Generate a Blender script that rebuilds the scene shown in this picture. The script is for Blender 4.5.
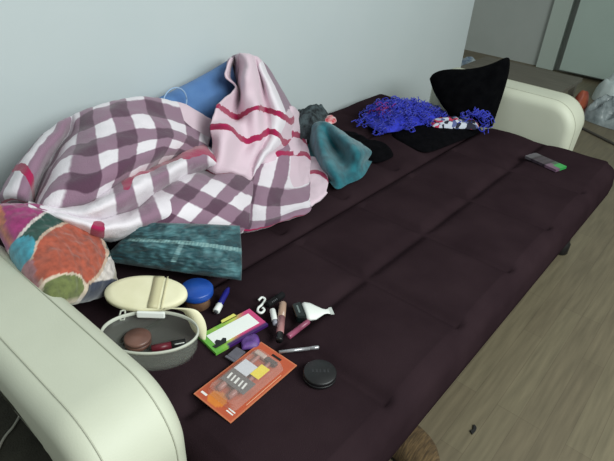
import bpy, bmesh, math, random
from mathutils import Vector, Matrix, noise
random.seed(7)
PI = math.pi
for o in list(bpy.data.objects): bpy.data.objects.remove(o)
scn = bpy.context.scene
C = scn.collection

# ------------------------------------------------------------------ camera
cam_d = bpy.data.cameras.new('camera'); cam = bpy.data.objects.new('camera', cam_d); C.objects.link(cam)
Rm = ((0.6472276673, -0.7601421802, 0.0572731399), (-0.3763346108, -0.3839617284, -0.8431759317), (0.6629242849, 0.5241729267, -0.5345784653))
m = Matrix.Identity(4)
for i in range(3):
    m[i][0] = Rm[0][i]; m[i][1] = -Rm[1][i]; m[i][2] = -Rm[2][i]
m[2][3] = 1.27
cam.matrix_world = m
cam_d.sensor_width = 36; cam_d.lens = 531.5 * 36 / 614; cam_d.clip_start = 0.02
scn.camera = cam

# ------------------------------------------------------------------ light
def lin(c):
    f = lambda x: x / 12.92 if x <= 0.04045 else ((x + 0.055) / 1.055) ** 2.4
    return tuple(f(x / 255) for x in c[:3]) + (1,)
wd = bpy.data.worlds.new('world'); scn.world = wd; wd.use_nodes = True
bg = wd.node_tree.nodes['Background']
bg.inputs[0].default_value = (0.92, 1.0, 0.97, 1); bg.inputs[1].default_value = 0.34
def area(name, loc, target, sx, sy, power, col):
    d = bpy.data.lights.new(name, 'AREA'); d.shape = 'RECTANGLE'; d.size = sx; d.size_y = sy; d.energy = power; d.color = col
    o = bpy.data.objects.new(name, d); C.objects.link(o); o.location = loc
    o.rotation_euler = (Vector(target) - Vector(loc)).to_track_quat('-Z', 'Y').to_euler()
area('unseen_soft_light', (0.9, -1.7, 2.4), (1.2, 1.4, 0.7), 2.4, 1.4, 118, (0.93, 1.0, 0.97))  # unseen soft source added above and behind the camera to light the room
scn.view_settings.view_transform = 'Standard'; scn.view_settings.look = 'None'
scn.view_settings.gamma = 1; scn.view_settings.use_curve_mapping = False
scn.view_settings.exposure = 0.0

# ------------------------------------------------------------------ materials
def nmat(name):
    m = bpy.data.materials.new(name); m.use_nodes = True
    nt = m.node_tree; return m, nt, nt.nodes['Principled BSDF']
def mat(name, c1, c2=None, rough=0.7, scale=20, bump=0.0, bscale=None, sheen=0.0, metal=0.0, alpha=1.0, trans=0.0, detail=4, spec=0.5, stretch=None):
    m, nt, b = nmat(name); N = nt.nodes; L = nt.links
    tc = N.new('ShaderNodeTexCoord'); src = tc.outputs['Object']
    if stretch:
        mp = N.new('ShaderNodeMapping'); mp.inputs['Scale'].default_value = stretch; L.new(src, mp.inputs[0]); src = mp.outputs[0]
    nz = N.new('ShaderNodeTexNoise'); nz.inputs['Scale'].default_value = scale; nz.inputs['Detail'].default_value = detail; L.new(src, nz.inputs[0])
    rp = N.new('ShaderNodeValToRGB'); rp.color_ramp.elements[0].position = 0.35; rp.color_ramp.elements[1].position = 0.65
    rp.color_ramp.elements[0].color = lin(c1); rp.color_ramp.elements[1].color = lin(c2 or c1)
    L.new(nz.outputs[0], rp.inputs[0]); L.new(rp.outputs[0], b.inputs['Base Color'])
    b.inputs['Roughness'].default_value = rough; b.inputs['Metallic'].default_value = metal
    b.inputs['Sheen Weight'].default_value = sheen; b.inputs['Alpha'].default_value = alpha
    b.inputs['Transmission Weight'].default_value = trans; b.inputs['Specular IOR Level'].default_value = spec
    if bump:
        n2 = N.new('ShaderNodeTexNoise'); n2.inputs['Scale'].default_value = bscale or scale * 4; n2.inputs['Detail'].default_value = 3; L.new(src, n2.inputs[0])
        bp = N.new('ShaderNodeBump'); bp.inputs['Strength'].default_value = bump; bp.inputs['Distance'].default_value = 0.01
        L.new(n2.outputs[0], bp.inputs['Height']); L.new(bp.outputs[0], b.inputs['Normal'])
    return m
def mat_attr(name, rough=0.9, mottle=0.25, scale=60, bump=0.3, sheen=0.3):
    """colour patches stored on the mesh (fabric print), mottled by noise"""
    m, nt, b = nmat(name); N = nt.nodes; L = nt.links
    at = N.new('ShaderNodeAttribute'); at.attribute_name = 'print'
    tc = N.new('ShaderNodeTexCoord'); nz = N.new('ShaderNodeTexNoise'); nz.inputs['Scale'].default_value = scale; nz.inputs['Detail'].default_value = 5
    L.new(tc.outputs['Object'], nz.inputs[0])
    mr = N.new('ShaderNodeMapRange'); mr.inputs[1].default_value = 0.3; mr.inputs[2].default_value = 0.7; mr.inputs[3].default_value = 1 - mottle; mr.inputs[4].default_value = 1 + mottle
    L.new(nz.outputs[0], mr.inputs[0])
    vm = N.new('ShaderNodeVectorMath'); vm.operation = 'SCALE'; L.new(at.outputs['Color'], vm.inputs[0]); L.new(mr.outputs[0], vm.inputs['Scale'])
    L.new(vm.outputs[0], b.inputs['Base Color']); b.inputs['Roughness'].default_value = rough; b.inputs['Sheen Weight'].default_value = sheen
    bp = N.new('ShaderNodeBump'); bp.inputs['Strength'].default_value = bump; bp.inputs['Distance'].default_value = 0.004
    L.new(nz.outputs[0], bp.inputs['Height']); L.new(bp.outputs[0], b.inputs['Normal'])
    return m

M_wall = mat('painted_wall', (187, 196, 198), (190, 198, 200), 0.95, 3, 0.05, 300)
M_sofa = mat('aubergine_velour', (41, 30, 34), (47, 35, 39), 1.0, 7, 0.2, 500, sheen=0.0, spec=0.0)
M_leather = mat('cream_leatherette', (192, 194, 176), (198, 200, 182), 0.55, 6, 0.05, 350)
M_seam = mat('leatherette_stitching', (176, 177, 160), rough=0.8)
M_black = mat('black_plastic', (14, 14, 16), (20, 20, 22), 0.4, 40)
M_blackcloth = mat('black_cloth', (6, 6, 8), (12, 11, 14), 0.95, 40, 0.3, 300, spec=0.04)
M_frame = mat('sofa_frame_black', (22, 20, 20), rough=0.7)
M_white = mat('white_plastic', (228, 230, 226), rough=0.35)
M_silver = mat('silver_metal', (168, 168, 172), (180, 180, 184), 0.3, 60, metal=0.6)

# ------------------------------------------------------------------ helpers
def link(name, me, mat=None, parent=None, smooth=True):
    o = bpy.data.objects.new(name, me); C.objects.link(o)
    if mat: me.materials.append(mat)
    if smooth:
        for p in me.polygons: p.use_smooth = True
    if parent:
        o.parent = parent; o.matrix_parent_inverse = Matrix.Translation(parent.location).inverted()
    return o
def mesh(name, vs, fs):
    me = bpy.data.meshes.new(name); me.from_pydata([tuple(v) for v in vs], [], fs); me.update(); return me
def fixn(me):
    bm = bmesh.new(); bm.from_mesh(me); bmesh.ops.recalc_face_normals(bm, faces=bm.faces[:]); bm.to_mesh(me); bm.free()
def part(name, vs, fs, mat, parent=None, smooth=True, fix=True):
    me = mesh(name, vs, fs)
    if fix: fixn(me)
    return link(name, me, mat, parent, smooth)
def thing(name, label, cat, loc=(0, 0, 0), group=None):
    o = bpy.data.objects.new(name, None); C.objects.link(o); o.location = loc; o.empty_display_size = 0.05
    o['label'] = label; o['category'] = cat
    if group: o['group'] = group
    return o
def tag(o, label, cat, group=None):
    o['label'] = label; o['category'] = cat
    if group: o['group'] = group
    return o
def struct(o): o['kind'] = 'structure'; return o
def bevel(o, w, seg=3, ang=40):
    md = o.modifiers.new('bevel', 'BEVEL'); md.width = w; md.segments = seg; md.limit_method = 'ANGLE'; md.angle_limit = math.radians(ang); return o
def boxd(x0, x1, y0, y1, z0, z1):
    vs = [(x, y, z) for z in (z0, z1) for y in (y0, y1) for x in (x0, x1)]
    return vs, [(0, 2, 3, 1), (4, 5, 7, 6), (0, 1, 5, 4), (2, 6, 7, 3), (0, 4, 6, 2), (1, 3, 7, 5)]
def box(name, b, mat, parent=None, bw=0, Mx=None):
    vs, fs = boxd(*b)
    if Mx: vs = [Mx @ Vector(v) for v in vs]
    o = part(name, vs, fs, mat, parent, smooth=False)
    if bw: bevel(o, bw)
    return o
def frame(a, xdir, zdir=(0, 0, 1)):
    """local frame at a: x along xdir, z up"""
    x = Vector(xdir).normalized(); z = Vector(zdir); y = z.cross(x).normalized(); z = x.cross(y).normalized()
    m = Matrix.Identity(4)
    for i in range(3): m[i][0] = x[i]; m[i][1] = y[i]; m[i][2] = z[i]; m[i][3] = a[i]
    return m
def tubed(pts, rad, n=10, cap=True):
    pts = [Vector(p) for p in pts]; vs = []; fs = []; up = None
    for i, p in enumerate(pts):
        t = (pts[min(i + 1, len(pts) - 1)] - pts[max(i - 1, 0)]).normalized()
        if up is None:
            up = Vector((0, 0, 1)) if abs(t.z) < 0.9 else Vector((1, 0, 0))
        s = t.cross(up).normalized(); up = s.cross(t).normalized()
        r = rad[i] if isinstance(rad, (list, tuple)) else rad
        for k in range(n):
            a = 2 * PI * k / n; vs.append(p + (s * math.cos(a) + up * math.sin(a)) * r)
    for i in range(len(pts) - 1):
        for k in range(n):
            fs.append((i * n + k, i * n + (k + 1) % n, (i + 1) * n + (k + 1) % n, (i + 1) * n + k))
    if cap:
        fs.append(tuple(range(n))); fs.append(tuple((len(pts) - 1) * n + k for k in range(n)))
    return vs, fs
def tube(name, pts, rad, mat, parent=None, n=10):
    return part(name, *tubed(pts, rad, n), mat, parent)
def merge(*parts):
    V = []; F = []
    for vs, fs in parts:
        o = len(V); V += list(vs); F += [tuple(i + o for i in f) for f in fs]
    return V, F
def lathed(prof, Mx=None, n=24, sx=1.0, sy=1.0, cap=True):
    vs = []; fs = []
    for r, z in prof:
        for k in range(n):
            a = 2 * PI * k / n; v = Vector((r * sx * math.cos(a), r * sy * math.sin(a), z)); vs.append(Mx @ v if Mx else v)
    for i in range(len(prof) - 1):
        for k in range(n):
            fs.append((i * n + k, i * n + (k + 1) % n, (i + 1) * n + (k + 1) % n, (i + 1) * n + k))
    if cap and prof[0][0] > 1e-6: fs.append(tuple(range(n)))
    if cap and prof[-1][0] > 1e-6: fs.append(tuple((len(prof) - 1) * n + k for k in range(n)))
    return vs, fs
def lathe(name, prof, mat, parent=None, Mx=None, n=24, sx=1.0, sy=1.0, cap=True):
    return part(name, *lathed(prof, Mx, n, sx, sy, cap), mat, parent)
def spline(pts, sub=6):
    P = [Vector(p) for p in pts]; out = []
    for i in range(len(P) - 1):
        a, b, c, d = P[max(i - 1, 0)], P[i], P[i + 1], P[min(i + 2, len(P) - 1)]
        for k in range(sub):
            t = k / sub
            out.append(0.5 * ((2 * b) + (c - a) * t + (2 * a - 5 * b + 4 * c - d) * t * t + (3 * b - a - 3 * c + d) * t ** 3))
    out.append(P[-1]); return out
def fold_noise(p, f=30):
    return noise.noise(Vector(p) * f)
def heap(name, outline, h, mat, parent=None, z0=0.425, rings=14, ns=5, fscale=22, famp=0.4, sharp=0.55, seed=0, dent=0.0, sub=None):
    """a crumpled cloth lying in the outline: rounded rise with ridged folds"""
    O = [Vector((x, y, 0)) for x, y in outline]; O = spline(O + [O[0]], ns)[:-1]
    c = sum(O, Vector()) / len(O); n = len(O); vs = []; fs = []
    off = Vector((seed * 3.7, seed * 1.3, seed))
    for r in range(rings + 1):
        t = r / rings
        for p in O:
            q = c + (p - c) * t
            w = 1 - abs(noise.noise((q + off) * fscale)) * 2
            w2 = noise.noise((q + off) * fscale * 2.3)
            w3 = noise.noise((q + off) * fscale * 0.5)
            rise = max(0.0, 1 - t ** 2.6) ** sharp
            z = h * rise * (0.62 + famp * w * 0.5 + famp * 0.35 * w2 + famp * 0.6 * w3)
            vs.append((q.x, q.y, z0 + max(0.003 if t < 1 else 0, z)))
    for r in range(rings):
        for k in range(n):
            fs.append((r * n + k, r * n + (k + 1) % n, (r + 1) * n + (k + 1) % n, (r + 1) * n + k))
    o0 = len(vs)
    for p in O: vs.append((p.x, p.y, z0 - 0.001))
    for k in range(n): fs.append((rings * n + k, rings * n + (k + 1) % n, o0 + (k + 1) % n, o0 + k))
    fs.append(tuple(o0 + k for k in range(n)))
    return part(name, vs, fs, mat, parent)
def pillow(name, BL, BR, TR, TL, T, mat, parent=None, n=36, pinch=0.06, col=None, wr=0.006, power=2.2, cres=0.5, wf=9, sag=0.0):
    """stuffed cushion on four corners: two bulging faces, pinched edges"""
    c = [Vector(p) for p in (BL, BR, TR, TL)]; mid = sum(c, Vector()) / 4
    nr = ((c[1] - c[0]).cross(c[3] - c[0]) + (c[3] - c[2]).cross(c[1] - c[2])).normalized()
    vs = []; fs = []; cols = []
    for side in (1, -1):
        for j in range(n + 1):
            for i in range(n + 1):
                s, t = i / n, j / n; S, U = 2 * s - 1, 2 * t - 1
                s2 = 0.5 + (s - 0.5) * (1 - pinch * (1 - U * U)); t2 = 0.5 + (t - 0.5) * (1 - pinch * (1 - S * S))
                p = (c[0] * (1 - s2) + c[1] * s2) * (1 - t2) + (c[3] * (1 - s2) + c[2] * s2) * t2
                f = max(0, (1 - abs(S) ** power) * (1 - abs(U) ** power)) ** cres
                w = noise.noise(Vector((s * wf, t * wf, 3 * side))) * wr + noise.noise(Vector((s * 22, t * 22, 7 * side))) * wr * 0.4
                p = p + nr * side * (T * f + w * min(1, f * 3)) - Vector((0, 0, sag * (1 - f)))
                vs.append(p); cols.append(col(s, t, side) if col else None)
    N1 = (n + 1) ** 2
    for j in range(n):
        for i in range(n):
            a = j * (n + 1) + i
            fs.append((a, a + 1, a + n + 2, a + n + 1)); fs.append((N1 + a, N1 + a + n + 1, N1 + a + n + 2, N1 + a + 1))
    me = mesh(name, vs, fs)
    if col:
        at = me.attributes.new('print', 'FLOAT_COLOR', 'POINT')
        for i, k in enumerate(cols): at.data[i].color = lin(k)
    bm = bmesh.new(); bm.from_mesh(me); bmesh.ops.remove_doubles(bm, verts=bm.verts[:], dist=1e-5)
    bmesh.ops.recalc_face_normals(bm, faces=bm.faces[:]); bm.to_mesh(me); bm.free()
    return link(name, me, mat, parent)

# ------------------------------------------------------------------ the setting
def mat_floor():
    m, nt, b = nmat('laminate_planks'); N = nt.nodes; L = nt.links
    tc = N.new('ShaderNodeTexCoord')
    br = N.new('ShaderNodeTexBrick'); br.inputs['Scale'].default_value = 1; br.inputs['Brick Width'].default_value = 0.62; br.inputs['Row Height'].default_value = 0.068
    br.inputs['Mortar Size'].default_value = 0.0009; br.inputs['Color1'].default_value = lin((108, 98, 79)); br.inputs['Color2'].default_value = lin((116, 107, 86)); br.inputs['Mortar'].default_value = lin((98, 88, 71))
    br.offset = 0.37; br.offset_frequency = 3; br.squash = 1.0
    L.new(tc.outputs['Object'], br.inputs[0])
    mp = N.new('ShaderNodeMapping'); mp.inputs['Scale'].default_value = (3, 38, 1); L.new(tc.outputs['Object'], mp.inputs[0])
    nz = N.new('ShaderNodeTexNoise'); nz.inputs['Scale'].default_value = 1.6; nz.inputs['Detail'].default_value = 6; L.new(mp.outputs[0], nz.inputs[0])
    mr = N.new('ShaderNodeMapRange'); mr.inputs[1].default_value = 0.25; mr.inputs[2].default_value = 0.75; mr.inputs[3].default_value = 0.74; mr.inputs[4].default_value = 1.16; L.new(nz.outputs[0], mr.inputs[0])
    vm = N.new('ShaderNodeVectorMath'); vm.operation = 'SCALE'; L.new(br.outputs[0], vm.inputs[0]); L.new(mr.outputs[0], vm.inputs['Scale'])
    L.new(vm.outputs[0], b.inputs['Base Color']); b.inputs['Roughness'].default_value = 0.5
    return m
struct(box('floor', (-1.5, 5.6, -2.2, 4.0, -0.1, 0.0), mat_floor()))
struct(box('wall_back', (-1.5, 3.43, 1.5, 1.62, 0.0, 2.6), M_wall))
M_grey = mat('grey_far_wall', (166, 172, 168), (170, 176, 172), 0.9, 4)
struct(box('wall_far', (5.42, 5.55, -2.2, 4.0, 0.0, 2.6), M_grey))
M_trim = mat('pale_door_frame', (174, 186, 178), rough=0.7)
struct(box('trim_1', (5.36, 5.42, 1.44, 1.60, 0.0, 2.2), M_trim, bw=0.004))
M_door = mat('pale_green_white_door', (166, 182, 174), (170, 186, 178), 0.6, 3)
struct(box('door_1', (5.28, 5.33, 0.30, 1.365, 0.04, 2.1), M_door, bw=0.006))

# ------------------------------------------------------------------ sofa bed
SX = [0.685, 1.0, 1.31, 1.625, 1.97]
def ztop(x, y, x0, x1, y0, y1, ys, R):
    def wave(v, cuts):
        d = min(abs(v - k) for k in cuts)
        return math.exp(-(d / 0.019) ** 2), d
    gx, dx = wave(x, SX); gy, dy = wave(y, ys)
    z = 0.418 - 0.013 * max(gx, gy) + 0.010 * math.sin(PI / 2 * min(1, dx / 0.15)) * math.sin(PI / 2 * min(1, dy / 0.14))
    return z + 0.0025 * noise.noise(Vector((x * 9, y * 9, 0)))
def cushion(name, x0, x1, y0, y1, ys, parent, R=0.05, Rc=0.055, zb=0.27, nx=280, ny=90):
    vs = []; fs = []
    cx, cy, hx, hy = (x0 + x1) / 2, (y0 + y1) / 2, (x1 - x0) / 2, (y1 - y0) / 2
    rings = []
    def plan(u, v, inset):
        x, y = u * (hx - inset), v * (hy - inset)
        ix, iy = hx - Rc, hy - Rc; r = Rc - inset
        ex, ey = max(0, abs(x) - ix), max(0, abs(y) - iy)
        if ex > 0 and ey > 0 and r > 0:
            k = max(ex, ey) / math.hypot(ex, ey); ex *= k; ey *= k
            x = math.copysign(ix + ex, x); y = math.copysign(iy + ey, y)
        return cx + x, cy + y
    # top grid (inset so that the rounded rim follows it)
    for j in range(ny + 1):
        for i in range(nx + 1):
            x, y = plan(2 * i / nx - 1, 2 * j / ny - 1, R * 0.85)
            vs.append((x, y, ztop(x, y, x0, x1, y0, y1, ys, R)))
    for j in range(ny):
        for i in range(nx):
            a = j * (nx + 1) + i; fs.append((a, a + 1, a + nx + 2, a + nx + 1))
    per = [(i, 0) for i in range(nx)] + [(nx, j) for j in range(ny)] + [(i, ny) for i in range(nx, 0, -1)] + [(0, j) for j in range(ny, 0, -1)]
    prev = [j * (nx + 1) + i for i, j in per]
    prof = [(R * 0.85 * (1 - math.sin(a)), 0.418 - R * (1 - math.cos(a))) for a in [PI / 2 * k / 7 for k in range(1, 8)]]
    prof += [(-0.004, 0.34), (0.0, zb + 0.03), (0.02, zb), (0.3, zb)]
    for ins, z in prof:
        base = len(vs)
        for i, j in per:
            x, y = plan(2 * i / nx - 1, 2 * j / ny - 1, min(ins, Rc * 0.95) if ins < 0.2 else ins)
            zz = z
            vs.append((x, y, zz))
        cur = list(range(base, base + len(per)))
        for k in range(len(per)):
            fs.append((prev[k], prev[(k + 1) % len(per)], cur[(k + 1) % len(per)], cur[k]))
        prev = cur
    fs.append(tuple(prev))
    return part(name, vs, fs, M_sofa, parent)
sofa = thing('sofa_bed', 'dark aubergine velour sofa bed folded flat with cream leatherette armrests', 'sofa', (1.36, 0.85, 0))
cushion('seat_mattress', 0.345, 2.352, 0.262, 0.852, [0.58, 0.843], sofa)
cushion('back_mattress', 0.345, 2.352, 0.838, 1.45, [0.849, 1.14], sofa)
box('base_frame', (0.42, 2.30, 0.42, 1.30, 0.10, 0.27), M_frame, sofa, 0.01)
for fx, fy in ((2.24, 0.345), (0.5, 0.40), (2.24, 1.36), (0.5, 1.36)):
    lathe('leg', [(0.026, 0.0), (0.031, 0.006), (0.031, 0.05), (0.024, 0.06), (0.02, 0.27)], M_black, sofa, Matrix.Translation((fx, fy, 0)))
def arm(x0, x1, outer):
    pr = []
    def arc(cy, cz, r, a0, a1, n):
        for k in range(n + 1):
            a = math.radians(a0 + (a1 - a0) * k / n); pr.append((cy + r * math.cos(a), cz + r * math.sin(a)))
    arc(1.10, 0.522, 0.07, 0, 90, 8)
    pr.append((0.9, 0.593)); pr.append((0.72, 0.593))
    arc(0.60, 0.472, 0.12, 90, 180, 12)
    pr.append((0.479, 0.35)); arc(0.51, 0.09, 0.03, 180, 270, 4); arc(1.14, 0.09, 0.03, 270, 360, 4)
    n = len(pr); vs = []; fs = []; rb = 0.04
    cy_, cz_ = 0.81, 0.38
    prof = [(x0, rb)] + [(x0 + rb * (1 - math.cos(PI / 2 * k / 6)), rb * (1 - math.sin(PI / 2 * k / 6))) for k in range(1, 7)]
    prof += [(x1 - rb * (1 - math.cos(PI / 2 * k / 6)), rb * (1 - math.sin(PI / 2 * k / 6))) for k in range(6, 0, -1)] + [(x1, rb)]
    def ins(i, d):
        a, b, c = Vector(pr[i - 1]), Vector(pr[i]), Vector(pr[(i + 1) % n])
        t = (c - a).normalized(); nn = Vector((-t.y, t.x))   # inward for a ccw outline
        return b + nn * d
    for x, d in prof:
        for i in range(n):
            q = ins(i, d); vs.append((x, q.x, q.y))
    for r in range(len(prof) - 1):
        for i in range(n): fs.append((r * n + i, r * n + (i + 1) % n, (r + 1) * n + (i + 1) % n, (r + 1) * n + i))
    def side(base, x, out):
        # closes a side in rings; the outer side tucks in under the padded top
        prev = [base + i for i in range(n)]; y0_, z0_ = 0.82, 0.33
        for r in range(1, 13):
            cur = []; t = 1 - r / 12
            for i in range(n):
                _, yy_, zz_ = vs[base + i]
                if t < 1e-6 and i: cur.append(cur[0]); continue
                q = (y0_ + (yy_ - y0_) * t, z0_ + (zz_ - z0_) * t)
                ze = 0.50 - 0.10 * max(0, min(1, (0.70 - q[0]) / 0.2)); dx = 0.0
                if out and q[1] < ze: dx = 0.085 * (1 - math.exp(-(ze - q[1]) / 0.06))
                vs.append((x - out * dx, q[0], q[1])); cur.append(len(vs) - 1)
            for i in range(n):
                a, b, c, d = prev[i], prev[(i + 1) % n], cur[(i + 1) % n], cur[i]
                fs.append((a, b, c, d) if c != d else (a, b, c))
            prev = cur
    L0 = (len(prof) - 1) * n
    side(0, x0, -1 if outer < 0 else 0); side(L0, x1, 1 if outer > 0 else 0)
    for i, (vx, vy, vz) in enumerate(vs[:L0 + n]):
        ze = 0.50 - 0.10 * max(0, min(1, (0.70 - vy) / 0.2))
        if vz < ze:
            dx = 0.085 * (1 - math.exp(-(ze - vz) / 0.06)); k = (x1 - vx) / (x1 - x0) if outer < 0 else (vx - x0) / (x1 - x0)
            vs[i] = (vx - outer * dx * max(0, k), vy, vz)
    o = part('armrest', vs, fs, M_leather, sofa)
    for xs in (x0 + 0.034, x1 - 0.034):
        tube('seam', [(xs, ins(i, -0.0002).x, ins(i, -0.0002).y) for i in range(0, 25) if pr[i][1] > 0.47 or xs * outer < (x0 + x1) / 2 * outer], 0.0013, M_seam, o, 6)
    for ly in (0.56, 1.08):
        lathe('foot', [(0.025, 0), (0.028, 0.005), (0.028, 0.06)], M_black, o, Matrix.Translation(((x0 + x1) / 2 - outer * 0.045, ly, 0)))
    return o
arm(0.162, 0.338, -1); arm(2.357, 2.547, 1)

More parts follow.
